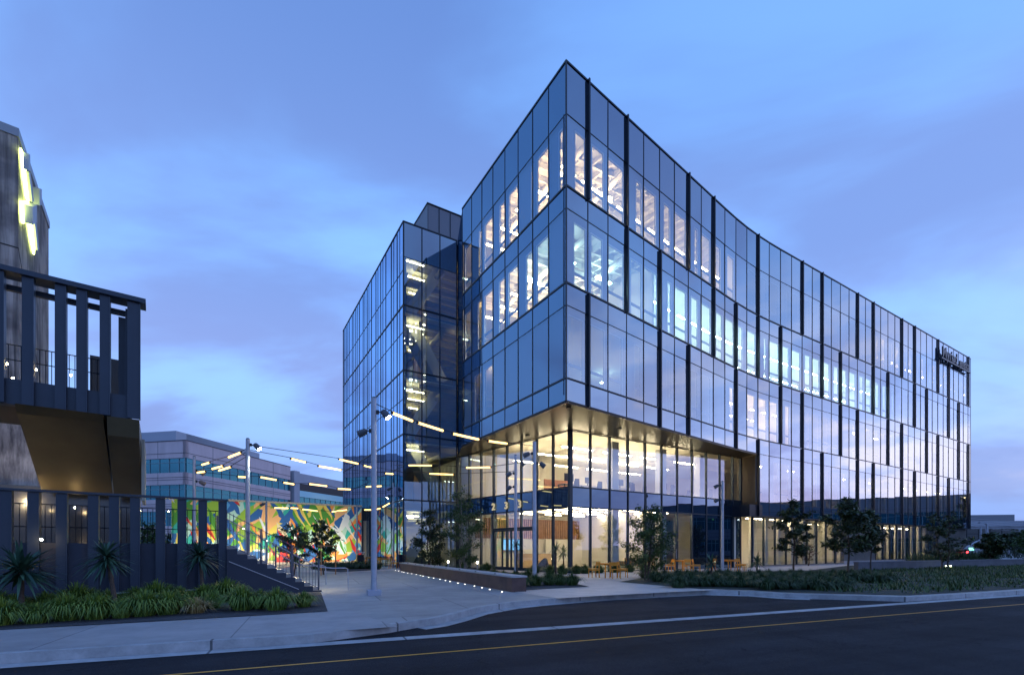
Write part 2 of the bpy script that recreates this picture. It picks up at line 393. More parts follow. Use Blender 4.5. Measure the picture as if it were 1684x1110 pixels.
# ================================================================== the glass office building
OFF = thing('office_building', 'large five storey blue glass office block with lit floors and dark vertical fins', 'building', (2.7, 24.1, 0))
OFF.location = (0, 0, 0)
Z = [4.05, 5.14, 8.87, 10.02, 13.66, 14.78, 18.50, 19.61, 23.20, 25.80]
C0 = (2.70, 24.1)
a0, a1 = math.atan2(953, 795), math.atan2(1297, 795)
PTS = [C0]
for i in range(42):
    s = min(1, max(0, (i - 9.0) / 6.0)); s = s * s * (3 - 2 * s)
    a = a0 + (a1 - a0) * s
    w = 1.63 if i < 41 else 0.9
    PTS.append((PTS[-1][0] + w * math.sin(a), PTS[-1][1] + w * math.cos(a)))
LEND = (-3.57, 34.6)
nl = 8
LP_ = [(LEND[0] + (C0[0] - LEND[0]) * i / nl, LEND[1] + (C0[1] - LEND[1]) * i / nl) for i in range(nl + 1)]
W0 = (-8.08, 35.9); WF = (-18.88, 54.0); W1 = (-4.33, 38.2)
random.seed(4)
panel_count = {'window': 0, 'spandrel_panel': 0}
STUFFQ = {}
def panel(kind, F, u0, u1, z0, z1, m, solid):
    key = (kind, m.name)
    if panel_count[kind] >= 96:
        b = STUFFQ.setdefault(key, (MB(), m, kind))[0]
    else:
        b = MB()
    e = random.uniform(-0.004, 0.004); g = random.uniform(-0.004, 0.004)
    if solid:
        b.add([F_(F, u, n, z) for z, dz in ((z0, -g), (z1, g)) for u, n in ((u0, -0.05), (u1, -0.05), (u1, -0.006 + e + dz), (u0, -0.006 - e + dz))], BF)
    else: b.add([F_(F, u0, -0.012 - e - g, z0), F_(F, u1, -0.012 + e - g, z0), F_(F, u1, -0.012 + e + g, z1), F_(F, u0, -0.012 - e + g, z1)], [(0, 1, 2, 3)])
    if panel_count[kind] < 96:
        b.build(kind, m, OFF)
        panel_count[kind] += 1
def wallrow(pts, z0, z1, pat, mid=True, c0=0.0, c1=0.0):
    """inner wall with window openings behind the vision glass; pat(i)->(a,b) or list or None"""
    w = MB(); f = MB()
    for i in range(len(pts) - 1):
        F = frame(pts[i], pts[i + 1]); W_ = math.dist(pts[i], pts[i + 1])
        ops = pat(i) or []
        if isinstance(ops, tuple): ops = [ops]
        x = c0 if i == 0 else 0.0
        xe = W_ - (c1 if i == len(pts) - 2 else 0.0)
        zt = z1 - 0.38
        w.fbox(F, x, xe, -0.22, -0.14, zt, z1 + 0.95)
        for a, c in ops:
            a *= W_; c *= W_
            if a > x + 0.01: w.fbox(F, x, a, -0.22, -0.14, z0, zt)
            f.fbox(F, a, a + 0.045, -0.14, -0.09, z0, zt); f.fbox(F, c - 0.045, c, -0.14, -0.09, z0, zt)
            f.fbox(F, a + 0.045, c - 0.045, -0.14, -0.09, zt - 0.045, zt)
            if mid: w.fbox(F, a, c, -0.20, -0.15, z0 + 0.72, z0 + 0.86)
            x = c
        if x < xe - 0.01: w.fbox(F, x, xe, -0.22, -0.14, z0, zt)
    w.build('inner_wall', INW, OFF)
    if f.v: f.build('window_lining', FRM, OFF)
def grid(pts, zl, thick, name='mullion_grid', vz=None, m=BLK, vw=0.034, vd=0.02):
    """mullions + transoms as a frame just proud of the glass"""
    b = MB()
    for i in range(len(pts) - 1):
        F = frame(pts[i], pts[i + 1]); W_ = math.dist(pts[i], pts[i + 1])
        for z in zl:
            h = thick.get(z, 0.024)
            b.fbox(F, 0, W_, -0.06, 0.010 if h < 0.05 else 0.035, z - h / 2, z + h / 2)
        v0, v1 = vz
        b.fbox(F, W_ - vw / 2 if i < len(pts) - 2 else W_ - vw, W_ + (vw / 2 if i < len(pts) - 2 else 0), -0.06, vd, v0, v1)
        if i == 0: b.fbox(F, 0, vw, -0.06, vd, v0, v1)
    return b.build(name, m, OFF)
# --- right facade, row by row
def rightpat5(i):
    if i > 25: return (0.18, 0.82) if i % 2 == 0 else (0.62, 0.94)
    t = {0: (0.45, 0.96), 1: (0.24, 0.86), 2: (0.05, 0.92), 3: (0.60, 0.97), 4: (0.05, 0.86), 5: (0.35, 0.80), 6: (0.04, 0.94), 7: (0.55, 0.85), 8: (0.03, 0.85), 9: (0.08, 0.75), 10: (0.30, 0.95), 11: None, 12: (0.2, 0.8)}
    return t.get(i, (0.15, 0.9) if i % 3 else (0.6, 0.92))
def rightpat4(i):
    t = {0: (0.40, 0.98), 1: (0.2, 0.80), 2: (0.03, 0.95), 3: (0.3, 0.97), 4: (0.05, 0.95), 5: (0.6, 0.88), 6: (0.03, 0.95), 7: (0.3, 0.85), 8: (0.03, 0.9), 9: (0.3, 0.9), 10: (0.05, 0.95), 11: (0.2, 0.75), 12: (0.05, 0.92), 13: (0.6, 0.85), 14: (0.03, 0.97)}
    return t.get(i, [(0.08, 0.88), (0.03, 0.95), (0.35, 0.92)][i % 3])
def rightpat3(i): return [(0.1, 0.85), None, (0.05, 0.9), (0.5, 0.93)][(i * 7 // 3) % 4]
def rightpat2(i): return [(0.1, 0.55), (0.05, 0.9), None, (0.45, 0.93), (0.2, 0.8)][(i * 3) % 5]
for i in range(42):
    F = frame(PTS[i], PTS[i + 1]); w = math.dist(PTS[i], PTS[i + 1])
    for z0, z1, kd in ((Z[8], Z[9], 's'), (Z[7], Z[8], 'v'), (Z[6], Z[7], 's'), (Z[5], Z[6], 'v'), (Z[4], Z[5], 's'), (Z[3], Z[4], 'v'), (Z[2], Z[3], 's')) + (((Z[1], Z[2], 'v'), (Z[0], Z[1], 's')) if i >= 13 else ()):
        panel('spandrel_panel' if kd == 's' else 'window', F, 0.01, w - 0.01, z0, z1, SPAN if kd == 's' else VIS, kd == 's')
thk = {Z[7]: 0.09, Z[5]: 0.09, Z[3]: 0.07, Z[9]: 0.09, Z[2]: 0.06, Z[0]: 0.09}
grid(PTS[:14], [Z[2], Z[3], Z[4], Z[5], Z[6], Z[7], Z[8], Z[9]], thk, vz=(Z[2], Z[9]))
grid(PTS[13:], [Z[0], Z[1], Z[2], Z[3], Z[4], Z[5], Z[6], Z[7], Z[8], Z[9]], {**thk, Z[2]: 0.03}, vz=(Z[0], Z[9]))
wallrow(PTS, Z[7], Z[8], rightpat5, c0=.26); wallrow(PTS, Z[5], Z[6], rightpat4, c0=.26); wallrow(PTS, Z[3], Z[4], rightpat3, c0=.26); wallrow(PTS[13:], Z[1], Z[2], rightpat2)
fins = {5: [1, 3, 7, 9, 13, 17, 19, 23, 25, 29, 31, 35, 37, 41], 4: [3, 5, 9, 11, 13, 15, 19, 21, 25, 27, 31, 33, 37, 39],
        3: [1, 5, 7, 11, 15, 17, 21, 23, 27, 29, 33, 35, 39, 41], 2: [13, 17, 19, 23, 25, 29, 31, 35, 37, 41]}
rng = {5: (Z[7], Z[9] + 0.06), 4: (Z[5], Z[7] - 0.05), 3: (Z[3], Z[5] - 0.05), 2: (Z[0], Z[3] - 0.05)}
for r, ids in fins.items():
    for i in ids:
        z0, z1 = rng[r]
        if r == 3 and i < 13: z0 = Z[2] - 0.02
        if r == 5 and i == 37: z1 = Z[8] + 0.3
        F = frame(PTS[i], PTS[min(i + 1, 42)])
        b = MB(); b.fbox(F, -0.035, 0.035, 0.037, 0.12, z0, z1); b.fbox(F, -0.05, 0.05, 0.12, 0.14, z0, z1)
        b.build('fin', FIN, OFF)
# --- left facade
for i in range(nl):
    F = frame(LP_[i], LP_[i + 1]); w = math.dist(LP_[i], LP_[i + 1])
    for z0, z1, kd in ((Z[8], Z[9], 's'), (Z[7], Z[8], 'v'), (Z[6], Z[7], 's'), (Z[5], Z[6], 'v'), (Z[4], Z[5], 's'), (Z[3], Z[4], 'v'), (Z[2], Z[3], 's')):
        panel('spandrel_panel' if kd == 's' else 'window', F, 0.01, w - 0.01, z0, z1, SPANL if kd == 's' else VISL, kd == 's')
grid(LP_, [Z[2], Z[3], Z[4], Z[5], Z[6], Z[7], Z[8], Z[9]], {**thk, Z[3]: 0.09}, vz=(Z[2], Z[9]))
def leftpat(i):
    return {7: (0.5, 0.75), 6: (0.18, 0.98), 5: (0.80, 0.99), 4: (0.2, 0.97), 3: (0.45, 0.97), 2: (0.15, 0.96), 1: (0.6, 0.95), 0: (0.2, 0.9)}[i]
wallrow(LP_, Z[7], Z[8], leftpat, c1=.26)
wallrow(LP_, Z[5], Z[6], lambda i: {7: None, 6: (0.15, 0.97), 5: (0.45, 0.97), 4: (0.15, 0.95), 3: (0.4, 0.95), 2: (0.12, 0.9), 1: (0.5, 0.9), 0: (0.2, 0.8)}[i], c1=.26)
wallrow(LP_, Z[3], Z[4], lambda i: {2: (0.1, 0.9), 1: (0.2, 0.9)}.get(i), mid=False, c1=.26)
# corner post + parapet cap
b = MB(); b.box((C0[0] + 0.0, C0[1] + 0.28, (Z[2] + Z[8]) / 2 + .2), (0.26, 0.24, Z[8] - Z[2] - .3), 0.1); b.build('corner_column', INW, OFF)
b = MB(); b.box((C0[0] - 0.0, C0[1] - 0.02, (Z[2] + Z[9]) / 2), (0.06, 0.06, Z[9] - Z[2] + 0.05), 0.7); b.build('corner_post', BLK, OFF)
b = MB(); ribbon(b, LP_ + PTS[1:], -0.02, 0.5, Z[9] + 0.01, Z[9] + 0.05); b.build('parapet_cap', BLK, OFF)
# --- wing (glass tower on the left)
wl = [(WF[0] + (W0[0] - WF[0]) * i / 14, WF[1] + (W0[1] - WF[1]) * i / 14) for i in range(15)]
wr = [(W0[0] + (W1[0] - W0[0]) * i / 3, W0[1] + (W1[1] - W0[1]) * i / 3) for i in range(4)]
ZW = [0.0, 5.14, 10.02, 14.78, 19.61, 25.8]
WMAT = glass('wing_side_glass', (0.25, 0.35, 0.45), (0.50, 0.72, 1.0), 0.62, 0.95, 0.05)
for i in range(14):
    F = frame(wl[i], wl[i + 1]); w = math.dist(wl[i], wl[i + 1])
    for k in range(5):
        panel('window', F, 0.01, w - 0.01, ZW[k], ZW[k + 1], WMAT, False)
grid(wl, ZW[1:], {z: 0.09 for z in ZW}, vz=(0.0, Z[9]), vw=0.05)
b = MB()
for k in (7.6, 12.6, 17.6, 22.2, ):
    F = frame(wl[0], wl[14]); b.fbox(F, 0, 21.07, -0.05, 0.012, k, k + 0.04)
for i in range(14):                      # blind ribs at third points, the narrow bands seen in the side
    F = frame(wl[i], wl[i + 1]); w = math.dist(wl[i], wl[i + 1])
    if i % 3 != 2: b.fbox(F, w * 0.42, w * 0.42 + 0.03, -0.05, 0.012, 0, 25.75)
b.build('secondary_transom', BLK, OFF)
WGL = glass('wing_front_glass', (0.70, 0.80, 0.78), (0.55, 0.75, 1.0), 0.22, 0.9, 0.02)
for i in range(3):
    F = frame(wr[i], wr[i + 1]); w = math.dist(wr[i], wr[i + 1])
    for k in range(5):
        if k == 4:
            panel('window', F, 0.01, w - 0.01, ZW[4], 23.2, WGL, False); panel('spandrel_panel', F, 0.01, w - 0.01, 23.2, 25.8, SPAN, True)
        else: panel('window', F, 0.01, w - 0.01, ZW[k], ZW[k + 1], WGL, False)
grid(wr, ZW[1:] + [23.2], {z: 0.10 for z in ZW}, vz=(0.0, Z[9]), vw=0.08)
b = MB(); ribbon(b, wl + wr[1:], -0.02, 0.4, Z[9] + 0.01, Z[9] + 0.05); b.build('parapet_cap', BLK, OFF)
# recess between wing and main block
b = MB(); F = frame(W1, LEND); w_ = math.dist(W1, LEND); b.fbox(F, 0.1, w_ - 0.06, -0.06, -0.02, Z[2], Z[9]); b.build('recess_panel', SPANL, OFF)
# --- soffit, reveal column
inn = lambda p, n, d: (p[0] - n[0] * d, p[1] - n[1] * d)
S0 = (3.57, 29.6); EEND = (-4.30, 38.4); SR = (18.25, 38.6)
BRZ = mat('bronze_soffit', (0.050, 0.032, 0.015), 0.28, 0.4, noise=0.25, nscale=0.9)
sof = [LEND, C0] + PTS[1:14] + [SR, S0, EEND]
b = MB(); b.prism(sof, Z[2] - 0.10, Z[2] - 0.035); b.build('soffit', BRZ, OFF)
F = frame(SR, PTS[13]); b = MB(); b.fbox(F, -0.3, math.dist(SR, PTS[13]) - 0.05, -0.35, -0.05, 4.0, Z[2] - 0.11)
b.build('reveal_wall', mat('bronze_reveal', (0.10, 0.075, 0.05), 0.4, 0.6), OFF)
b = MB(); b.prism([PTS[13], (PTS[13][0] + 0.5, PTS[13][1] + 0.31), (SR[0] + 0.2, SR[1] + 0.5), (SR[0] - 1.0, SR[1] - 0.61 + 0.05), (PTS[13][0] - 0.95, PTS[13][1] - 0.6)], 3.98, 4.9)
b.build('canopy_box', BLK, OFF)
for i, (x, y) in enumerate([(2.9, 24.9), (6.5, 29.2), (1.0, 31.0)]):
    b = MB(); b.tube([(x, y, Z[2] - 0.16), (x, y, Z[2] - 0.1)], 0.14, 14); b.build('soffit_downlight', mat('downlight_dark', (0.05, 0.045, 0.04), 0.4), OFF)

# --- setback lower glazing
ent = [(EEND[0] + (S0[0] - EEND[0]) * i / 8, EEND[1] + (S0[1] - EEND[1]) * i / 8) for i in range(9)]
low = [(S0[0] + UF[0] * 1.62 * i, S0[1] + UF[1] * 1.62 * i) for i in range(11)] + [SR]
DARKG = coated('dark_spandrel_glass', (0.006, 0.012, 0.02), (0.45, 0.62, 0.85), 0.14, 0.8, 0.02)
TOPL2 = Z[2] - 0.11
for seq, sm in ((ent, SPANL), (low, DARKG)):
    for i in range(len(seq) - 1):
        F = frame(seq[i], seq[i + 1]); w = math.dist(seq[i], seq[i + 1])
        panel('window', F, 0.02, w - 0.02, 5.3, TOPL2, CLEAR, False)
        panel('spandrel_panel', F, 0.02, w - 0.02, 4.07, 5.3, sm, True)
        if seq is low and i >= 7: panel('spandrel_panel', F, 0.02, w - 0.02, 0.02, 4.07, DARKG, True)
        elif seq is ent and i in (3, 4, 5):
            panel('window', F, 0.02, w - 0.02, 2.95, 4.07, CLEAR, False)
        elif seq is low and i == 5:
            panel('window', F, 0.02, w - 0.02, 2.6, 4.07, CLEAR, False)
        else: panel('window', F, 0.02, w - 0.02, 0.05, 4.07, CLEAR, False)
MUL = mat('mullion_dark_blue', (0.03, 0.045, 0.06), 0.4, 0.4)
def lowgrid(seq):
    b = MB()
    for i in range(len(seq)):
        j = min(i, len(seq) - 2); F = frame(seq[j], seq[j + 1]); u = 0 if i == j else math.dist(seq[j], seq[j + 1])
        b.fbox(F, u - 0.05, u + 0.05, -0.14, 0.05, 0.0, TOPL2)
    for i in range(len(seq) - 1):
        F = frame(seq[i], seq[i + 1]); w = math.dist(seq[i], seq[i + 1])
        for z, h in ((0.03, 0.06), (4.07, 0.08), (5.3, 0.08), (TOPL2 - 0.03, 0.05)): b.fbox(F, 0.05, w - 0.05, -0.12, 0.03, z - h / 2, z + h / 2)
    b.build('mullion_grid', MUL, OFF)
lowgrid(ent); lowgrid(low)
b = MB(); b.box((S0[0], S0[1] + 0.05, TOPL2 / 2), (0.22, 0.22, TOPL2), 0.6); b.build('corner_post', MUL, OFF)
# entrance doors
def door(seqa, seqb, z1, leaves):
    F = frame(seqa, seqb); w = math.dist(seqa, seqb)
    fr = MB(); fr.fbox(F, 0.05, w - 0.05, -0.10, 0.10, z1 - 0.12, z1 + 0.02)
    fo = fr.build('door_frame', MUL, OFF)
    for k in range(leaves):
        u0 = 0.06 + (w - 0.12) * k / leaves; u1 = 0.06 + (w - 0.12) * (k + 1) / leaves
        d = MB()
        for a, c, e, g in ((u0, u0 + 0.07, 0.02, z1 - 0.13), (u1 - 0.07, u1 - 0.005, 0.02, z1 - 0.13), (u0 + 0.07, u1 - 0.07, 0.02, 0.22), (u0 + 0.07, u1 - 0.07, z1 - 0.23, z1 - 0.13)):
            d.fbox(F, a, c, -0.03, 0.03, e, g)
        do = d.build('door', MUL, OFF)
        p = MB(); p.add([F_(F, u0 + 0.07, 0, 0.22), F_(F, u1 - 0.07, 0, 0.22), F_(F, u1 - 0.07, 0, z1 - 0.23), F_(F, u0 + 0.07, 0, z1 - 0.23)], [(0, 1, 2, 3)])
        p.build('pane', CLEAR, do)
        h = MB(); h.tube([F_(F, u1 - 0.11, 0.07, 0.8), F_(F, u1 - 0.11, 0.07, 1.5)], 0.015, 6); h.build('handle', GALV, do)
door(ent[3], ent[5], 2.95, 3); door(ent[5], ent[6], 2.95, 1); door(low[5], low[6], 2.6, 1)
# glazing below row 2 on the far part
sub = []
for i in range(13, 43):
    j = min(i, 41); F = frame(PTS[j], PTS[j + 1]); sub.append((PTS[i][0] - F[3] * 0.45, PTS[i][1] + F[2] * 0.45))
PL = mat('plinth_concrete', (0.38, 0.34, 0.34), 0.7, noise=0.15, nscale=2)
STONE = mat('dark_stone_cladding', (0.10, 0.095, 0.09), 0.5, noise=0.3, nscale=1.2, bump=0.2)
b = MB(); g = MB(); wl2 = MB()
for i in range(len(sub) - 1):
    F = frame(sub[i], sub[i + 1]); w = math.dist(sub[i], sub[i + 1]); k = i + 13
    zb = 0.12 if k < 22 else 0.35
    b.fbox(F, 0, w, -0.3, 0.04, -0.1, zb)
    solid = (22 <= k < 26) or k >= 36
    if k == 22: g.build('mullion_grid', MUL, OFF); g = MB()
    if k == 36: wl2.build('stone_wall', STONE, OFF); wl2 = MB()
    if solid: wl2.fbox(F, 0, w, -0.3, 0.0, zb, 4.05)
    else:
        g.fbox(F, -0.04, 0.04, -0.1, 0.05, zb, 4.05); g.fbox(F, 0.04, w - 0.04, -0.1, 0.03, zb, zb + 0.06); g.fbox(F, 0.04, w - 0.04, -0.1, 0.03, 3.97, 4.05)
        panel('window', F, 0.04, w - 0.04, zb + 0.06, 3.97, CLEAR, False)
b.build('plinth', PL, OFF); wl2.build('stone_wall', STONE, OFF); g.build('mullion_grid', MUL, OFF)
b = MB(); b.prism([PTS[i] for i in range(13, 43)] + [sub[i] for i in range(29, -1, -1)], 3.99, 4.03); b.build('soffit', BLK, OFF)
# end wall on the right and back
EP = PTS[42]; EB = (EP[0] + UL[0] * 24, EP[1] + UL[1] * 24)
b = MB(); F = frame(EP, EB); b.fbox(F, 0, 24, -0.3, 0.0, Z[0], Z[9]); F = frame(EB, WF); b.fbox(F, 0, math.dist(EB, WF), -0.3, 0, 0, Z[9])
b.build('end_wall', SPAN, OFF)
F = frame((sub[-1]), (sub[-1][0] + UL[0] * 22, sub[-1][1] + UL[1] * 22)); b = MB(); b.fbox(F, 0, 22, -0.3, 0, 0, 4.05); b.build('stone_wall', STONE, OFF)

for key, (b, m, kind) in STUFFQ.items():
    o = b.build(kind, m, OFF); o['kind'] = 'stuff'

# --- floors and interiors
def inset(line, d): # points offset to the inside (left of travel)
    out = []; k = len(line)
    for i in range(k):
        p0 = line[max(i - 1, 0)]; p1 = line[min(i + 1, k - 1)]; q = math.hypot(p1[0] - p0[0], p1[1] - p0[1])
        out.append((line[i][0] - (p1[1] - p0[1]) / q * d, line[i][1] + (p1[0] - p0[0]) / q * d))
    return out
main_in = inset(LP_, 0.15)[:-1] + [(C0[0], C0[1] + 0.35)] + inset(PTS, 0.15)[1:]
foot = main_in + [(EB[0] - 0.3, EB[1] - 0.6), (WF[0] + 0.6, WF[1] - 0.3)] + inset(wl, 0.15)[1:-1] + [(W0[0] + 0.1, W0[1] + 0.3), (W1[0], W1[1] + 0.2)]
for zt, zb in ((10.0, 9.05), (14.75, 13.85), (19.58, 18.68), (25.5, 23.75)):
    b = MB(); b.prism(foot, zb + 0.5, zt - 0.25); b.build('floor_slab', SLAB, OFF)
    b = MB(); b.prism(foot, zb + 0.44, zb + 0.496); b.build('ceiling', CEIL, OFF)
lfoot = [ (ent[0][0], ent[0][1] + .2), (S0[0] + 0.0, S0[1] + 0.25), (SR[0], SR[1] + 0.2)] + [(p[0] - 0.1, p[1] + 0.25) for p in sub[1:]] + [(EB[0], EB[1] - 1), (WF[0] + 0.6, WF[1] - 0.3)] + inset(wl, 0.15)[1:-1] + [(W0[0] + 0.1, W0[1] + 0.3), (W1[0], W1[1] + 0.2)]
b = MB(); b.prism(lfoot, 4.45, 4.95); b.build('floor_slab', SLAB, OFF)
b = MB(); b.prism(lfoot, 4.35, 4.446); b.build('ceiling', CEIL, OFF)
b = MB(); b.prism(lfoot, -0.01, 0.03); b.build('floor_slab', FLOORI, OFF)
b = MB(); b.prism([(p[0], p[1]) for p in lfoot], 4.951, 4.99); b.build('floor_finish', FLOORI, OFF)
# cores
FC = (C0[0], C0[1], UF[0], UF[1])
b = MB(); b.fbox(FC, 9, 62, -22, -10.5, 9.0, 23.9); b.build('core_wall', WALLW, OFF)
FS = (S0[0], S0[1], UF[0], UF[1])
b = MB(); b.fbox(FS, -1.2, 62, -22, -11, 0, 9.0); b.build('core_wall', WALLW, OFF)
# partitions (panel index, floor z0, z1)
b = MB()
for i, z0, z1 in ((12, 19.4, 24.2), (26, 19.4, 24.2), (5, 14.5, 19.0), (28, 14.5, 19.0), (10, 9.8, 14.3), (17, 9.8, 14.3)):
    F = frame(PTS[i], PTS[i + 1]); F2 = (PTS[i][0], PTS[i][1], -F[3], F[2]); b.fbox(F2, 0.45, 12, -0.06, 0.06, z0, z1)
b.build('partition_wall', WALLW, OFF)
# exposed joists and ducts
def joists(i0, i1, zc, d0=0.6, d1=9.5, m=CEIL):
    b = MB()
    for i in range(i0, i1):
        F = frame(PTS[i], PTS[i + 1])
        for u in (0.1, 0.9):
            b.fbox(F, u, u + 0.08, -d1, -d0, zc - 0.30, zc)
    for d in (3.6, 7.5):
        for i in range(i0, i1):
            F = frame(PTS[i], PTS[i + 1]); b.tube([F_(F, -0.05, -d, zc - 0.50), F_(F, 1.66, -d, zc - 0.50)], 0.14, 10, False)
    b.build('ceiling_joists', m, OFF)
joists(2, 12, 24.15); joists(2, 5, 19.1); joists(26, 41, 24.15)
b = MB()
FL = frame(LP_[0], LP_[-1])
for zc in (24.15, 19.1):
    for k in range(12):
        u = 0.6 + k * 0.82; b.fbox(FL, u, u + 0.1, -8.5, -0.7, zc - 0.34, zc)
    for d in (2.4, 5.6): b.tube([F_(FL, 0.4, -d, zc - 0.55), F_(FL, 11.6 - 0.17 * d, -d, zc - 0.55)], 0.16, 10, False)
b.build('ceiling_joists', CEIL, OFF)
# ceiling lights: bars that run along the facade, each its own part
def lights(i0, i1, zc, ds, m, step=1, ln=1.25, w=0.14):
    for i in range(i0, i1, step):
        F = frame(PTS[i], PTS[i + 1])
        for d in ds:
            b = MB(); b.fbox(F, 0.15, 0.15 + ln, -d - w, -d, zc - 0.06, zc); b.build('ceiling_light', m, OFF)
lights(1, 12, 22.7, (2.0, 5.2), EOFF, 1, 1.1, 0.08); lights(1, 5, 17.9, (2.2, 5.0), ECOOL, 2, 1.3, 0.22); lights(28, 41, 22.9, (2.5,), EOFF, 3)
lights(6, 28, 17.9, (1.8, 4.5), EMINT, 1, 1.1, 0.08); lights(11, 17, 13.0, (1.6, 3.6), EOFF, 1, 1.0, 0.08); lights(2, 10, 13.6, (6.0,), ECOOL, 4, 0.5, 0.1)
lights(29, 41, 8.3, (1.2,), EOFF, 2, 1.2); lights(14, 29, 8.3, (1.2,), EOFF, 3, 0.9); lights(24, 33, 13.1, (1.3,), EOFF, 3, 1.0)
def lights_left(zc, ds, m, us, ln=1.5):
    for u in us:
        for d in ds:
            b = MB(); b.fbox(FL, u, u + 0.14, -d - ln, -d, zc - 0.06, zc); b.build('ceiling_light', m, OFF)
lights_left(22.9, (1.2, 4.2), EOFF, (1.4, 3.4, 5.4, 7.4, 9.2)); lights_left(17.9, (1.2, 4.2), EOFF, (1.2, 3.0, 4.8, 6.6)); lights_left(13.3, (1.5,), EOFF, (2.2, 3.6))
# second storey (bright open office) and lobby lights, in the lower frame
def llow(zc, us, ds, m, ln, w, along=True):
    for u in us:
        for d in ds:
            b = MB()
            if along: b.fbox(FS, u, u + ln, -d - w, -d, zc - 0.05, zc)
            else: b.fbox(FS, u, u + w, -d - ln, -d, zc - 0.05, zc)
            b.build('ceiling_light', m, OFF)
llow(8.2, (0.8, 4.4, 8.0, 11.6), (1.8, 4.6, 7.8), ELOB, 2.6, 0.12)
llow(4.2, (1.2, 3.6, 6.0, 9.0), (1.5, 3.4, 5.4, 7.6), ELOB, 1.5, 0.09)
llow(4.1, (16.5, 20.0, 23.5), (1.2,), ELOB, 2.4, 0.14); llow(3.9, (27, 30.5, 39, 41.5, 44, 46.5, 49, 51.5), (1.6,), ELOB, 1.8, 0.12)
# lower far interior: pale columns and back wall behind the ground glazing
b = MB(); b.fbox(FS, 17.0, 60, -6.2, -6.0, 0, 4.4); b.fbox(FS, 16.4, 16.6, -6.0, 0.0, 0, 4.4)
b.build('partition_wall', WALLW, OFF)
b = MB()
for u in range(18, 57, 2): b.fbox(FS, u, u + 0.35, -1.1, -0.8, 0.03, 4.35)
b.build('interior_columns', WALLW, OFF)
b = MB()
for u in (4.2, 8.9, 13.2): b.fbox(FS, u, u + 0.55, -1.3, -0.75, 0.03, 8.7)
b.fbox(FS, -0.05, 0.0, -10, -9, 0.03, 4.3)
b.build('interior_columns', mat('column_paint', (0.60, 0.62, 0.62), 0.6), OFF)
# lobby: timber slats on the back wall
b = MB()
for k in range(70):
    u = -0.9 + k * 0.2; b.fbox(FS, u, u + 0.09, -10.95, -10.78, 2.35, 4.0)
b.build('timber_slats', mat('oak_slats', (0.42, 0.22, 0.09), 0.5, noise=0.2, nscale=3), OFF)
b = MB(); b.fbox(FS, 9.6, 9.75, -10.9, -3.0, 0.03, 4.34); b.fbox(FS, 5.6, 9.6, -10.6, -10.4, 0.03, 2.3); b.build('partition_wall', WALLW, OFF)
# wing interior: floors, stair flights, walls
b = MB(); FWr = frame(W0, W1)
b.fbox(FWr, 0.2, 9, -11.0, -10.8, 0, 24); b.build('wing_back_wall', mat('wing_wall', (0.30, 0.28, 0.22), 0.8), OFF)
b = MB(); b.fbox(FWr, 0.3, 0.45, -10.6, -0.6, 0, 24); b.build('wing_side_wall', mat('wing_side', (0.10, 0.13, 0.16), 0.7), OFF)
b = MB()
for k, z in enumerate((0.0, 4.95, 9.75, 14.5, 19.3)):
    s0, s1 = ((1.0, 4.0) if k % 2 == 0 else (4.0, 1.0))
    a = F_(FWr, s0, -2.6, z); c = F_(FWr, s1, -2.6, z + 4.7)
    b.bar(a, c, 1.5, 0.3)
    b.bar(F_(FWr, s0, -1.8, z + 0.6), F_(FWr, s1, -1.8, z + 5.3), 0.04, 0.9)
b.build('staircase', mat('stair_white', (0.50, 0.50, 0.44), 0.6), OFF)
for k, z in enumerate((4.2, 9.3, 13.9, 18.9, 23.9)):
    for j, d in enumerate((1.2, 3.2, 5.6)):
        b = MB(); b.fbox(FWr, 0.6 + 0.9 * j, 2.1 + 0.9 * j, -d - 0.09, -d, z - 0.2, z - 0.14); b.build('ceiling_light', emat('stair_tube', (1.0, 0.88, 0.52), 15), OFF)
b = MB()
for z in (4.35, 9.55, 14.35, 19.18, 24.2):
    for k in range(7): b.fbox(FWr, 1.6, 8.8, -1.0 - k * 1.3, -0.9 - k * 1.3, z - 0.45, z - 0.02)
    b.tube([F_(FWr, 3.4, -0.8, z - 0.7), F_(FWr, 3.4, -10, z - 0.7)], 0.22, 10)
b.build('ceiling_joists', mat('wing_joists', (0.40, 0.36, 0.22), 0.7), OFF)
b = MB()
for z in (5.1, 10.1, 14.85, 19.7): b.fbox(FWr, 2.3, 3.0, -4.2, -4.0, z, z + 2.5)
b.build('timber_panel', mat('wing_timber', (0.42, 0.26, 0.12), 0.6), OFF)
# rooftop penthouse
b = MB(); F = (-6.75, 38.6, UF[0], UF[1]); b.fbox(F, 0, 16, -12, 0, 25.4, 29.0)
ph = b.build('penthouse', mat('penthouse_metal', (0.18, 0.19, 0.22), 0.5, 0.4), OFF)
b = MB()
for k in range(17): b.fbox(F, k * 0.98, k * 0.98 + 0.04, 0.0, 0.05, 25.4, 29.02)
b.fbox(F, -0.05, 16, -12, 0.07, 29.02, 29.1); b.build('penthouse_seams', BLK, OFF)
b = MB(); b.prism(foot, 25.5, 25.62); b.build('roof', mat('roof_membrane', (0.2, 0.2, 0.21), 0.9), OFF)

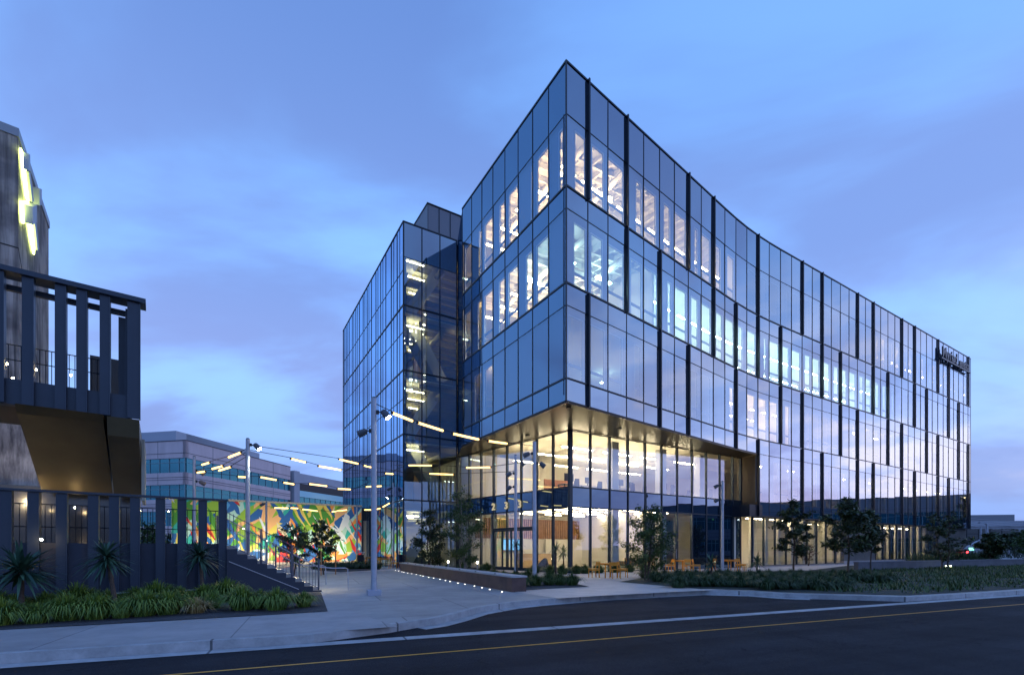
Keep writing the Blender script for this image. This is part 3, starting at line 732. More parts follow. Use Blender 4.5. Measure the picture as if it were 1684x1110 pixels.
# --- lettering
def text_mesh(s, size, ext, font_off=0.0):
    cu = bpy.data.curves.new('lettering', 'FONT'); cu.body = s; cu.size = size; cu.extrude = ext; cu.offset = font_off; cu.resolution_u = 3
    o = bpy.data.objects.new('lettering_source', cu); COL.objects.link(o)
    bpy.context.view_layer.update()
    me = bpy.data.meshes.new_from_object(o.evaluated_get(bpy.context.evaluated_depsgraph_get()))
    bpy.data.objects.remove(o); bpy.data.curves.remove(cu)
    return me
def put_text(name, s, size, ext, F, u, n, z, m, parent, off=0.0, sx=1.0):
    me = text_mesh(s, size, ext, off); me.materials.clear(); me.materials.append(m)
    M = Matrix(((F[2] * sx, 0, F[3], 0), (F[3] * sx, 0, -F[2], 0), (0, 1, 0, 0), (0, 0, 0, 1)))
    p = F_(F, u, n, z); M.translation = Vector(p)
    me.transform(M)
    o = bpy.data.objects.new(name, me); COL.objects.link(o); o.parent = parent; return o
GOLD = emat('digit_face', (1.0, 0.84, 0.52), 0.32)
FE = frame(ent[0], ent[8])
for s, u in (('2', 4.35), ('3', 5.75), ('3', 7.15)):
    put_text('house_number_digit', s, 0.70, 0.04, FE, u, 0.09, 4.30, GOLD, OFF, 0.012)
FT = frame(PTS[35], PTS[41])
sg = thing('building_sign', 'dark company name lettering on a rail at the top right of the facade', 'sign')
SGM = mat('sign_letters', (0.03, 0.04, 0.06), 0.35, 0.2)
o = put_text('lettering', 'Myriad', 1.75, 0.06, FT, 0.25, 0.30, 23.85, SGM, None, 0.02, 0.98)
o2 = put_text('lettering', 'genetics', 1.35, 0.06, FT, 5.6, 0.30, 23.85, SGM, None, 0.02, 0.72)
b = MB(); b.fbox(FT, 0.1, 9.5, 0.20, 0.34, 23.60, 23.76)
for k in range(6): b.fbox(FT, 0.4 + k * 1.75, 0.5 + k * 1.75, 0.02, 0.20, 23.62, 23.72)
o3 = b.build('rail', SGM)
bpy.context.view_layer.update()
for q in (o, o2, o3):
    q.parent = sg

# ================================================================== neighbours
def glassy(name, col, rough=0.12): return mat(name, col, rough, 0.0, spec=1.0)
BEIGE = mat('beige_panel', (0.74, 0.58, 0.58), 0.8, noise=0.10, nscale=0.8, stretch=(1, 1, 0.25))
TEAL = coated('teal_glass', (0.004, 0.075, 0.10), (0.22, 0.62, 0.72), 0.18, 0.65, 0.01)
TEALD = coated('teal_glass_dark', (0.01, 0.05, 0.07), (0.35, 0.65, 0.8), 0.30, 0.8, 0.01)
JNT = mat('panel_joint', (0.14, 0.12, 0.13), 0.9)
def office(label, corner, d1, l1, l2, bands, top, pent, body=BEIGE):
    """L-shaped view of a banded office: face 1 ends at the corner, face 2 starts there. d1 = direction of face 2 (recedes)"""
    t = thing('office_building', label, 'building')
    dx, dy = d1
    FA = (corner[0] + dy * -l1, corner[1] + dx * l1, dy, -dx)      # face 1, left to right, ends at the corner
    FB = (corner[0], corner[1], dx, dy)
    def both(b, n0, n1, z0, z1, cut=0.0):
        b.fbox(FA, 0, l1 - cut, n0, n1, z0, z1); b.fbox(FB, cut, l2, n0, n1, z0, z1)
    b = MB(); z = 0
    for z0, z1, m in bands:
        b.fbox(FA, 0, l1, -0.5, 0, z, z0); b.fbox(FB, 0.5 if False else 0, l2, -0.5, 0, z, z0); z = z1
    b.fbox(FA, 0, l1, -0.5, 0, z, top); b.fbox(FB, 0, l2, -0.5, 0, z, top)
    b.build('wall', body, t)
    b = MB(); c = corner
    b.prism([F_(FA, 0.1, -0.6, 0)[:2], F_(FA, l1 - 0.6, -0.6, 0)[:2], F_(FB, l2, -0.6, 0)[:2], F_(FB, l2, -20, 0)[:2], F_(FA, 0, -l2 * 0.5, 0)[:2]], top - 0.5, top - 0.3)
    b.build('roof', SLAB, t)
    for z0, z1, m in bands:
        for F, l in ((FA, l1), (FB, l2)):
            n = max(2, int(l / 14)); seg = l / n
            for k in range(n):
                g = MB(); g.fbox(F, k * seg + 0.01, (k + 1) * seg - 0.01, -0.35, -0.18, z0, z1); w = g.build('window', m, t)
                f = MB(); u = k * seg
                while u < (k + 1) * seg - 0.3:
                    f.fbox(F, u - 0.04, u + 0.04, -0.19, -0.10, z0, z1); u += 1.75
                f.fbox(F, k * seg, (k + 1) * seg, -0.18, -0.12, z0 + (z1 - z0) * 0.68, z0 + (z1 - z0) * 0.68 + 0.08)
                f.build('frame', mat('window_frame_teal', (0.22, 0.35, 0.38), 0.5), w)
    j = MB()
    for F, l in ((FA, l1), (FB, l2)):
        u = 5.0 if F is FB else l1 - 5.0
        while 0 < u < l - 1:
            z = 0
            for z0, z1, m in bands: j.fbox(F, u, u + 0.05, 0.0, 0.02, z, z0); z = z1
            j.fbox(F, u, u + 0.05, 0.0, 0.02, z, top); u += 7.0 if F is FB else -7.0
        for z0, z1, m in bands:
            j.fbox(F, 0, l, 0.0, 0.03, z0 - 0.75, z0 - 0.68); j.fbox(F, 0, l, 0.0, 0.03, z1 + 0.7, z1 + 0.77)
        j.fbox(F, 0, l, -0.05, 0.06, top, top + 0.12)
    j.build('joint', JNT, t)
    if pent:
        b = MB(); b.fbox(FB, 5.0, l2, -24, -7.0, top - 0.4, top + pent); b.fbox(FA, 0, l1 - 7.0, -20, -7.0, top - 0.4, top + pent - 0.01)
        p = b.build('penthouse', mat('penthouse_pale', (0.42, 0.45, 0.52), 0.6), t)
    return t
ob = office('pale pink banded office block with teal ribbon windows behind the mural', (-48.6, 72.0), (0.201, 0.9796), 46, 24, [(0.6, 3.0, TEALD), (4.9, 7.1, TEAL), (8.9, 11.1, TEAL), (12.9, 15.05, TEAL)], 17.6, 3.0)
# its recessed far part
t = thing('office_building', 'long far wing of offices with blue window bands left of the glass tower', 'building')
b = MB(); F = (-45.0, 96.5, 0.35, 0.9367)
b.fbox(F, 0, 1.4, -3, 2, 0, 17.0); b.fbox(F, 1.4, 60, -3.0, -1.2, 15.2, 17.3); b.fbox(F, 1.4, 60, -3.0, -1.2, 0, 2.0); b.build('wall', mat('pale_panel', (0.45, 0.45, 0.50), 0.8, noise=0.08, nscale=0.6), t)
b = MB(); b.fbox(F, 1.4, 60, -3.0, -1.3, 13.6, 15.2); b.build('fascia', BLK, t)
for z in (2.0, 5.9, 9.8):
    b = MB(); b.fbox(F, 1.4, 60, -2.9, -1.5, z, z + 2.6); w = b.build('window', TEAL, t)
    f = MB()
    for k in range(36): f.fbox(F, 1.4 + k * 1.6, 1.48 + k * 1.6, -1.5, -1.42, z, z + 2.6)
    f.build('frame', mat('window_frame_teal', (0.22, 0.35, 0.38), 0.5), w)
    b = MB(); b.fbox(F, 1.4, 60, -3.0, -1.2, z + 2.6, z + 3.9); b.build('wall', TEALD, t)
# offices off to the right, seen mirrored in the glazing
ob2 = office('dark banded office block with teal windows standing across the road', (97.0, 80.0), (0.0, -1.0), 16, 66, [(1.0, 3.6, TEAL), (6.0, 8.6, TEAL)], 11.6, 0, mat('grey_panel', (0.20, 0.21, 0.24), 0.8, noise=0.1, nscale=0.8))
# low white industrial building at the far right
t = thing('office_building', 'low white warehouse office with dark strip windows at the far right', 'building')
WHT = mat('white_panel', (0.40, 0.41, 0.46), 0.7, noise=0.06, nscale=0.5)
Fr = (85, 130, 0.985, -0.1726)
def pz(y, Y=130.): return HC + (902 - y) / FP * Y
b = MB(); b.fbox(Fr, 0, 90, -12, 0, 0, 2.0); b.fbox(Fr, 0, 90, -12, 0, 7.2, 8.6); b.fbox(Fr, 0, 90, -12, -0.4, 2.0, 7.2); b.build('wall', WHT, t)
b = MB(); b.fbox(Fr, 14, 46, -12, -4, 8.6, 10.4); b.build('penthouse', mat('grey_box', (0.22, 0.22, 0.24), 0.7), t)
for k, (u0, u1) in enumerate(((1.5, 12), (16, 26), (30, 44), (50, 66), (70, 86))):
    b = MB(); b.fbox(Fr, u0, u1, -0.39, -0.2, 2.4, 6.6); w = b.build('window', mat('dark_window', (0.01, 0.015, 0.02), 0.1, spec=1.0), t)
    f = MB(); q = u0
    while q <= u1: f.fbox(Fr, q, q + 0.08, -0.2, -0.12, 2.4, 6.6); q += 2.6
    f.fbox(Fr, u0, u1, -0.2, -0.1, 5.3, 5.4); f.build('frame', BLK, w)

# ================================================================== mural wall
def mural_mat():
    m = bpy.data.materials.new('mural_paint'); m.use_nodes = True; t = m.node_tree; b = t.nodes['Principled BSDF']; b.inputs['Roughness'].default_value = 0.7
    g = t.nodes.new('ShaderNodeNewGeometry')
    mp = t.nodes.new('ShaderNodeMapping'); mp.vector_type = 'POINT'
    mp.inputs['Rotation'].default_value = (0, 0, -math.atan2(UF[1], UF[0]))
    t.links.new(g.outputs['Position'], mp.inputs[0])
    sp = t.nodes.new('ShaderNodeSeparateXYZ'); t.links.new(mp.outputs[0], sp.inputs[0])
    cb = t.nodes.new('ShaderNodeCombineXYZ'); t.links.new(sp.outputs[0], cb.inputs[0]); t.links.new(sp.outputs[2], cb.inputs[1])
    def layer(rot, scl, seed, warp=0.0):
        q0 = t.nodes.new('ShaderNodeMapping'); q0.inputs['Rotation'].default_value = (0, 0, rot); q = t.nodes.new('ShaderNodeMapping'); q.inputs['Scale'].default_value = scl; q.inputs['Location'].default_value = (seed, seed * .7, 0); t.links.new(q0.outputs[0], q.inputs[0])
        src = cb.outputs[0]
        if warp:
            nz = t.nodes.new('ShaderNodeTexNoise'); nz.inputs['Scale'].default_value = 0.5; nz.inputs['Detail'].default_value = 1; t.links.new(cb.outputs[0], nz.inputs['Vector'])
            sc = t.nodes.new('ShaderNodeVectorMath'); sc.operation = 'SCALE'; sc.inputs['Scale'].default_value = warp; t.links.new(nz.outputs['Color'], sc.inputs[0])
            a = t.nodes.new('ShaderNodeVectorMath'); t.links.new(sc.outputs[0], a.inputs[0]); t.links.new(cb.outputs[0], a.inputs[1]); src = a.outputs[0]
        t.links.new(src, q0.inputs[0])
        v = t.nodes.new('ShaderNodeTexVoronoi'); v.inputs['Scale'].default_value = 1.0; t.links.new(q.outputs[0], v.inputs['Vector'])
        s2 = t.nodes.new('ShaderNodeSeparateColor'); t.links.new(v.outputs['Color'], s2.inputs[0])
        return s2
    def cramp(src, cols):
        r = t.nodes.new('ShaderNodeValToRGB'); r.color_ramp.interpolation = 'CONSTANT'; e = r.color_ramp.elements
        while len(e) > 1: e.remove(e[-1])
        for i, c in enumerate(cols):
            x = e[0] if i == 0 else e.new(i / len(cols)); x.position = i / len(cols); x.color = (*c, 1)
        t.links.new(src, r.inputs[0]); return r.outputs[0]
    OR = (0.80, 0.30, 0.06); PO = (0.85, 0.48, 0.20); GR = (0.07, 0.30, 0.04); LG = (0.28, 0.50, 0.05); YE = (0.75, 0.62, 0.12); TE = (0.03, 0.42, 0.36)
    MI = (0.42, 0.70, 0.60); BL = (0.02, 0.12, 0.36); LB = (0.08, 0.32, 0.62); RE = (0.55, 0.03, 0.03); CR = (0.72, 0.66, 0.42); WH = (0.70, 0.78, 0.80)
    l1 = layer(0.75, (0.95, 0.45, 1), 3.1, 0.3); l2 = layer(-0.85, (0.55, 1.7, 1), 8.3, 0.5); l3 = layer(1.05, (0.55, 4.2, 1), 5.7, 0.9); l4 = layer(0.45, (1.6, 0.75, 1), 12.9, 0.2)
    c = cramp(l1.outputs[0], [PO, GR, LG, TE, MI, OR, GR, LG, CR, PO])
    def over(base, mask, thr, col):
        gt = t.nodes.new('ShaderNodeMath'); gt.operation = 'GREATER_THAN'; gt.inputs[1].default_value = thr; t.links.new(mask, gt.inputs[0])
        mx = t.nodes.new('ShaderNodeMix'); mx.data_type = 'RGBA'; t.links.new(gt.outputs[0], mx.inputs[0]); t.links.new(base, mx.inputs[6]); t.links.new(col, mx.inputs[7]); return mx.outputs[2]
    c = over(c, l2.outputs[1], 0.55, cramp(l2.outputs[0], [LG, YE, GR, BL, PO, TE, MI]))
    c = over(c, l4.outputs[1], 0.74, cramp(l4.outputs[0], [BL, OR, GR, WH, LB, LG]))
    c = over(c, l3.outputs[1], 0.76, cramp(l3.outputs[0], [RE, YE, BL, CR, GR, OR, WH]))
    # more red/orange towards the bottom
    bt = t.nodes.new('ShaderNodeMapRange'); bt.inputs[1].default_value = 2.0; bt.inputs[2].default_value = 0.0; t.links.new(sp.outputs[2], bt.inputs[0])
    ml = t.nodes.new('ShaderNodeMath'); ml.operation = 'MULTIPLY'; t.links.new(bt.outputs[0], ml.inputs[0]); t.links.new(l2.outputs[2], ml.inputs[1])
    c = over(c, ml.outputs[0], 0.34, cramp(l4.outputs[2], [OR, RE, OR, BL, CR]))
    t.links.new(c, b.inputs['Base Color']); return m
MURAL = mural_mat()
mw = thing('mural_wall', 'tall garden wall painted with a bright green and orange abstract mural', 'wall')
FM = (-22.95 - 4.0 * UF[0], 39.5 - 4.0 * UF[1], UF[0], UF[1])
b = MB(); b.fbox(FM, 0, 14.5, -0.35, 0, 0, 5.42); b.build('wall', mat('mural_wall_render', (0.4, 0.38, 0.34), 0.8), mw)
b = MB(); b.fbox(FM, 0.02, 14.48, 0.0, 0.012, 0.35, 5.36); b.build('mural', MURAL, mw)
b = MB(); b.fbox(FM, -0.05, 14.55, -0.4, 0.06, 5.42, 5.52); b.build('coping', mat('coping_pale', (0.45, 0.42, 0.36), 0.6), mw)
mw2 = thing('mural_wall', 'right hand stretch of painted mural wall beyond the dark doorway', 'wall')
b = MB(); b.fbox(FM, 16.4, 20.0, -0.35, 0, 0, 5.42); b.build('wall', mat('mural_wall_render', (0.4, 0.38, 0.34), 0.8), mw2)
b = MB(); b.fbox(FM, 16.42, 19.98, 0.0, 0.012, 0.2, 5.36); b.build('mural', MURAL, mw2)
gt_ = thing('service_gate', 'tall grey metal gate panel between the two mural walls', 'gate')
b = MB(); b.fbox(FM, 14.6, 16.35, -0.12, -0.04, 0.05, 4.1); b.build('panel', mat('gate_grey', (0.17, 0.165, 0.16), 0.5, 0.3, noise=0.1, nscale=2), gt_)
b = MB(); b.fbox(FM, 14.56, 14.64, -0.2, 0.03, 0, 5.3); b.fbox(FM, 16.31, 16.39, -0.2, 0.03, 0, 5.3); b.fbox(FM, 14.64, 16.31, -0.2, -0.04, 4.12, 5.3); b.build('frame', BLK, gt_)

# ================================================================== theatre on the left: concrete tower, steel balcony, terrace and stair
UW = (0.807, 0.590)                      # direction of the terrace wall
TW = (-6.75, 17.04)                      # foot of the stair
FW = (TW[0] - UW[0] * 14, TW[1] - UW[1] * 14, UW[0], UW[1])     # u=14 at the stair foot
NAVY = mat('navy_steel', (0.032, 0.046, 0.070), 0.42, 0.2, noise=0.10, nscale=1.5)
NAVYW = mat('navy_render', (0.030, 0.038, 0.060), 0.65, noise=0.12, nscale=1.0)
def board_mat():
    m = mat('board_formed_concrete', (0.27, 0.25, 0.235), 0.85); t = m.node_tree; b = t.nodes['Principled BSDF']
    g = t.nodes.new('ShaderNodeNewGeometry'); mp = t.nodes.new('ShaderNodeMapping'); mp.inputs['Scale'].default_value = (3.4, 3.4, 0.12); t.links.new(g.outputs['Position'], mp.inputs[0])
    n = t.nodes.new('ShaderNodeTexNoise'); n.inputs['Scale'].default_value = 1.5; n.inputs['Detail'].default_value = 8; n.inputs['Roughness'].default_value = 0.7; t.links.new(mp.outputs[0], n.inputs['Vector'])
    n2 = t.nodes.new('ShaderNodeTexNoise'); n2.inputs['Scale'].default_value = 0.7; n2.inputs['Detail'].default_value = 10; t.links.new(g.outputs['Position'], n2.inputs['Vector'])
    r = t.nodes.new('ShaderNodeValToRGB'); e = r.color_ramp.elements; e[0].position = 0.36; e[0].color = (0.17, 0.155, 0.145, 1); e[1].position = 0.6; e[1].color = (0.52, 0.47, 0.42, 1); t.links.new(n.outputs[0], r.inputs[0])
    r2 = t.nodes.new('ShaderNodeValToRGB'); e = r2.color_ramp.elements; e[0].position = 0.38; e[0].color = (0.35, 0.35, 0.38, 1); e[1].position = 0.56; e[1].color = (1, 1, 1, 1); t.links.new(n2.outputs[0], r2.inputs[0])
    mx = t.nodes.new('ShaderNodeMix'); mx.data_type = 'RGBA'; mx.blend_type = 'MULTIPLY'; mx.inputs[0].default_value = 0.85; t.links.new(r.outputs[0], mx.inputs[6]); t.links.new(r2.outputs[0], mx.inputs[7]); t.links.new(mx.outputs[2], b.inputs['Base Color'])
    bp = t.nodes.new('ShaderNodeBump'); bp.inputs['Strength'].default_value = 0.6; bp.inputs['Distance'].default_value = 0.03; t.links.new(n.outputs[0], bp.inputs['Height']); t.links.new(bp.outputs[0], b.inputs['Normal'])
    return m
BOARD = board_mat()
th = thing('concrete_theatre', 'faceted board formed concrete tower behind the steel balcony at the left edge', 'building')
TC = P(30, 226, 20.0); TC = (TC[0], TC[1])
u2 = (-0.593, 0.805); FT2 = (TC[0], TC[1])
def tow(x, Y): return ((x - 842) / FP * Y, Y)
tA = (TC[0] - 0.768 * 12, TC[1] - 0.641 * 12); tB = (TC[0] + (-0.55) * 0 , TC[1])
tD = tow(80, 25.7)
zt = HC + 676 / FP * 20.0
b = MB(); b.prism([tA, TC, tD, (tD[0] - 12, tD[1] + 9), (tA[0] - 9, tA[1] + 12)], 0, zt); b.build('tower', BOARD, th)
b = MB(); ribbon(b, [tA, TC, tD], -0.05, 0.6, zt, zt + 0.35); b.build('coping', mat('zinc_coping', (0.30, 0.31, 0.33), 0.4, 0.5), th)
FA_ = frame(tA, TC); FB_ = frame(TC, tD); lb = math.dist(TC, tD)
b = MB()                                  # flared lower part
b.add([(*TC, 8.2), (*tD, 9.0), (*tA, 8.2), F_(FA_, 12 + 1.0, 0.9, 2.0), F_(FB_, lb + 1.4, 0.9, 2.0), F_(FA_, 0, 0.9, 2.0)], [(0, 1, 4, 3), (2, 0, 3, 5), (3, 4, 5)])
b.build('flared_base', BOARD, th)
b = MB(); b.fbox(FA_, 0, 12, 0.0, 0.012, 13.9, 13.95); b.fbox(FA_, 9.0, 9.03, 0.0, 0.01, 8.3, zt); b.fbox(FA_, 10.6, 10.62, 0.0, 0.01, 8.3, zt)
b.hull([F_(FB_, 0.0, 0.0, 13.95), F_(FB_, 0.0, 0.0, 13.90), F_(FB_, 5.0, 0.0, 9.45), F_(FB_, 5.0, 0.0, 9.5)], (FB_[3] * 0.012, -FB_[2] * 0.012, 0)); b.build('form_joint', mat('joint_dark', (0.04, 0.04, 0.04), 0.9), th)
lf = thing('feature_light', 'angular metal wall light glowing lime green high on the concrete tower', 'light fitting')
LIME = emat('lime_glow', (0.80, 1.0, 0.28), 7)
def fb(x, y, n=0.15):                     # pixel on the tower's second face
    # solve for u along FB_ so that the point projects to x
    r = (x - 842) / FP; ox, oy, ux, uy = FB_
    u = (r * (oy - ux * n) - (ox + uy * n)) / (ux - r * uy)
    p = F_(FB_, u, n, 0); return u, HC + (902 - y) / FP * p[1]
def slab_px(b, pts, n0, n1):
    q = [F_(FB_, *(lambda uz: (uz[0], n0, uz[1]))(fb(x, y, n0))) for x, y in pts]; b.hull(q, (FB_[3] * (n1 - n0), -FB_[2] * (n1 - n0), 0))
b = MB(); slab_px(b, [(31.5, 243), (33.5, 247), (47, 322), (44, 330), (41, 322)], 0.05, 0.12); slab_px(b, [(32, 330), (44, 331), (44, 362), (35, 367)], 0.05, 0.12); slab_px(b, [(45, 366), (49, 366), (55, 395), (53.5, 418)], 0.05, 0.12); b.build('lamp', LIME, lf)
ALU = mat('brushed_aluminium', (0.38, 0.39, 0.42), 0.4, 0.5)
b = MB(); slab_px(b, [(38, 250), (41, 252), (41.5, 279), (38.5, 278)], 0.14, 0.30); slab_px(b, [(42, 281), (45, 283), (51, 330), (48, 331)], 0.14, 0.24); slab_px(b, [(39, 336), (47, 333), (47, 362), (40, 366)], 0.14, 0.40); slab_px(b, [(54, 307), (58, 308), (58, 334), (54, 335)], 0.14, 0.36); slab_px(b, [(53, 366), (56, 366), (61, 410), (58, 411)], 0.14, 0.22); b.build('shade', ALU, lf)

# steel balcony
bal = thing('steel_balcony', 'projecting navy steel balcony with broad vertical fins and dark sloping underside', 'balcony')
UE = 14 - 5.06                            # right end of the balcony along the wall
b = MB(); b.fbox(FW, -6, UE + 0.15, -0.45, 0.12, 8.62, 8.75); b.fbox(FW, -6, UE - 0.3, -0.60, -0.48, 8.36, 8.50)
b.build('top_beam', NAVY, bal)
def fin(u, n, z0, z1, wd, parent, name='fin', tilt=0.0, m=NAVY):
    b = MB(); c, s = math.cos(tilt), math.sin(tilt)
    q = [(-wd / 2, -0.03), (wd / 2, -0.03), (wd / 2, 0.03), (-wd / 2, 0.03)]; q2 = [(wd / 2 - 0.035, -0.16), (wd / 2, -0.16), (wd / 2, 0.05), (wd / 2 - 0.035, 0.05)]
    for qq in (q, ):
        pl = [F_(FW, u + x * c - y * s, n + x * s + y * c, 0)[:2] for x, y in qq]; b.prism(pl, z0, z1)
    pl = [F_(FW, u + x * c - y * s, n + x * s + y * c, 0)[:2] for x, y in [(wd / 2, -0.16), (wd / 2 + 0.03, -0.16), (wd / 2 + 0.03, 0.045), (wd / 2, 0.045)]]; b.prism(pl, z0, z1)
    return b.build(name, m, parent)
for t_ in (8.35, 7.82, 7.27, 6.64, 6.21, 5.72): fin(14 - t_ - 0.12, 0.0, 5.26, 8.61, 0.20, bal, tilt=0.05)
fin(UE - 0.42, -0.55, 6.0, 8.3, 0.16, bal); fin(UE - 0.14, 0.0, 5.26, 8.61, 0.27, bal)
b = MB(); b.hull([F_(FW, UE - 0.30, -0.3, 5.3), F_(FW, UE - 0.25, -0.3, 8.5), F_(FW, UE - 0.25, -0.9, 8.5), F_(FW, UE - 0.30, -1.3, 5.3)], (-0.08 * UW[0], -0.08 * UW[1], 0)); b.build('side_plate', NAVY, bal)
b = MB(); b.fbox(FW, -6, UE - 0.2, -0.40, -0.10, 5.26, 5.92); b.build('edge_beam', NAVY, bal)
b = MB(); b.fbox(FW, -6, UE - 0.2, -3.2, -0.40, 5.30, 5.45); b.build('deck', mat('deck', (0.1, 0.09, 0.08), 0.8), bal)
OLIVE = mat('olive_soffit', (0.12, 0.095, 0.05), 0.45, 0.35, noise=0.2, nscale=0.7)
b = MB()
prof = [(0.14, 5.24), (-0.1, 5.04), (-3.4, 3.35), (-4.2, 3.35), (-4.2, 5.24)]
poly = [F_(FW, 6.4, n, z) for n, z in prof]; b.hull(poly, (UW[0] * (UE - 7.2), UW[1] * (UE - 7.2), 0)); b.build('underside', OLIVE, bal)
b = MB(); b.hull([F_(FW, UE - 0.72, 0.1, 5.22), F_(FW, UE - 0.72, -0.1, 4.72), F_(FW, UE - 0.72, -2.6, 3.3), F_(FW, UE - 0.72, -3.3, 3.3), F_(FW, UE - 0.72, -3.3, 5.22)], (UW[0] * 0.72, UW[1] * 0.72, 0)); b.build('end_box', OLIVE, bal)
b = MB(); b.fbox(FW, UE + 0.02, UE + 0.10, -3.3, -1.2, 3.0, 4.9); b.build('end_panel', mat('pale_end_panel', (0.32, 0.32, 0.26), 0.5, 0.1), bal)
b = MB()
for z in (5.95, 6.55, 6.95): b.tube([F_(FW, -6, -0.6, z), F_(FW, UE - 0.8, -0.6, z)], 0.014, 6)
u = 1.0
while u < UE - 0.8: b.tube([F_(FW, u, -0.6, 5.45), F_(FW, u, -0.6, 6.95)], 0.010, 5); u += 0.12
b.build('guard_rail', BLK, bal)
b = MB(); b.fbox(FW, 7.6, UE - 0.5, -3.0, -2.9, 5.45, 7.75); b.build('rear_panel', mat('dark_rear', (0.03, 0.035, 0.04), 0.6), bal)
EB_ = emat('warm_bulb', (1.0, 0.72, 0.34), 90)
def bulb(parent, p, r=0.035, m=None, name='lamp'):
    b = MB(); b.tube([(p[0], p[1], p[2] - r), (p[0], p[1], p[2] - r * .5), (p[0], p[1], p[2] + r * .5), (p[0], p[1], p[2] + r)], [r * .35, r, r, r * .35], 8); return b.build(name, m or EB_, parent)
for px, py in ((10.5, 598.5), (21.5, 622), (58.5, 607.5), (116, 617)):
    q = P(px, py, 14.0); b2 = bulb(bal, q, 0.03)

# terrace wall with screen
ter = thing('terrace_wall', 'navy terrace wall with tall flat fins and an open slot above grass planting', 'wall')
UL_ = 14 - 2.87
b = MB(); b.fbox(FW, -6, UL_ + 0.02, -0.35, -0.12, 0.0, 1.66); b.build('wall', NAVYW, ter)
b = MB(); b.fbox(FW, -6, UL_ + 0.05, -0.14, 0.10, 3.0, 3.06); b.build('top_rail', NAVY, ter)
b = MB(); b.prism([F_(FW, -6, -0.36, 0)[:2], F_(FW, UL_, -0.36, 0)[:2], F_(FW, UL_, -5.2, 0)[:2], F_(FW, -6, -5.2, 0)[:2]], 0.0, 1.60); b.build('terrace_deck', CONC, ter)
for t_ in (7.68, 7.17, 6.62, 5.97, 5.52, 5.05, 4.46, 3.93, 3.40, 2.87): fin(14 - t_ - 0.12, 0.0, 0.26, 2.99, 0.20, ter, tilt=0.04)
b = MB()
for a, c in ((9.15, 9.75), (10.1, 10.6)): b.fbox(FW, a, c, 0.0, 0.05, 0.22, 0.245)
b.fbox(FW, 6.0, UL_, -0.1, 0.2, 0.235, 0.255); b.build('sill', mat('pale_sill', (0.5, 0.52, 0.56), 0.5), ter)
b = MB(); b.hull([F_(FW, -2, 0.16, 2.6), F_(FW, 5.6, 0.16, 0.9), F_(FW, 7.8, 0.16, 0.18), F_(FW, 7.8, 0.16, 0.0), F_(FW, -2, 0.16, 0.0)], (UW[1] * 0.12, -UW[0] * 0.12, 0)); b.build('ramp_wall', mat('navy_ramp', (0.02, 0.028, 0.05), 0.6), ter)
b = MB()
for z in (2.1, 2.72): b.tube([F_(FW, -3, -0.55, z), F_(FW, UL_, -0.55, z)], 0.016, 6)
u = -1.0
while u < UL_: b.tube([F_(FW, u, -0.55, 1.6), F_(FW, u, -0.55, 2.72)], 0.009, 5); u += 0.125
b.build('guard_rail', BLK, ter)
for i in range(3):
    q = [P(64.5, 832, 15.5), P(123, 834.5, 15.8), P(230, 838.5, 17.5)][i]; bulb(ter, q, 0.025)
bulb(ter, P(68, 887, 12.6), 0.028); bulb(ter, P(277, 841, 16), 0.022)
b = MB(); b.fbox(FW, 1.2, 1.3, -2.6, -2.5, 1.6, 3.2); b.fbox(FW, 6.6, 6.7, -1.3, -1.2, 1.6, 3.1); b.build('post', NAVY, ter)
b = MB(); b.fbox(FW, -1, 4.6, -4.9, -4.8, 1.6, 3.6); b.build('lit_rear_wall', mat('rear_concrete', (0.45, 0.38, 0.28), 0.8, noise=0.2, nscale=1.5), ter)
b = MB(); b.fbox(FW, 4.65, 8.6, -4.9, -4.8, 1.6, 3.6); b.build('dark_glazing', mat('dark_glazing', (0.012, 0.014, 0.018), 0.15, spec=1.0), ter)
def area(name, loc, tgt, sx, sy, e, col, parent, spread=None):
    d = bpy.data.lights.new(name, 'AREA'); d.shape = 'RECTANGLE'; d.size = sx; d.size_y = sy; d.energy = e; d.color = col
    if spread: d.spread = R(spread)
    o = bpy.data.objects.new(name, d); COL.objects.link(o); o.location = loc
    o.rotation_euler = (Vector(tgt) - Vector(loc)).to_track_quat('-Z', 'Y').to_euler(); o.parent = parent; return o
def spot(name, loc, tgt, e, ang, col, parent, r=0.06):
    d = bpy.data.lights.new(name, 'SPOT'); d.energy = e; d.spot_size = R(ang); d.spot_blend = 0.6; d.color = col; d.shadow_soft_size = r
    o = bpy.data.objects.new(name, d); COL.objects.link(o); o.location = loc
    o.rotation_euler = (Vector(tgt) - Vector(loc)).to_track_quat('-Z', 'Y').to_euler(); o.parent = parent; return o
spot('lamp_or_fill_beam', F_(FW, 1.5, -2.6, 3.3), F_(FW, 1.5, -5.0, 2.0), 240, 150, (1, 0.75, 0.42), ter)
spot('lamp_or_fill_beam', F_(FW, 4.2, -2.4, 3.0), F_(FW, 4.0, -6.0, 4.2), 90, 140, (1, 0.82, 0.6), ter)  # added warm spot aimed up to brighten the concrete, without a fitting
spot('lamp_or_fill_beam', F_(FW, 5.5, -2.0, 3.2), F_(FW, 6.5, -4.0, 1.6), 90, 150, (1, 0.75, 0.42), ter)

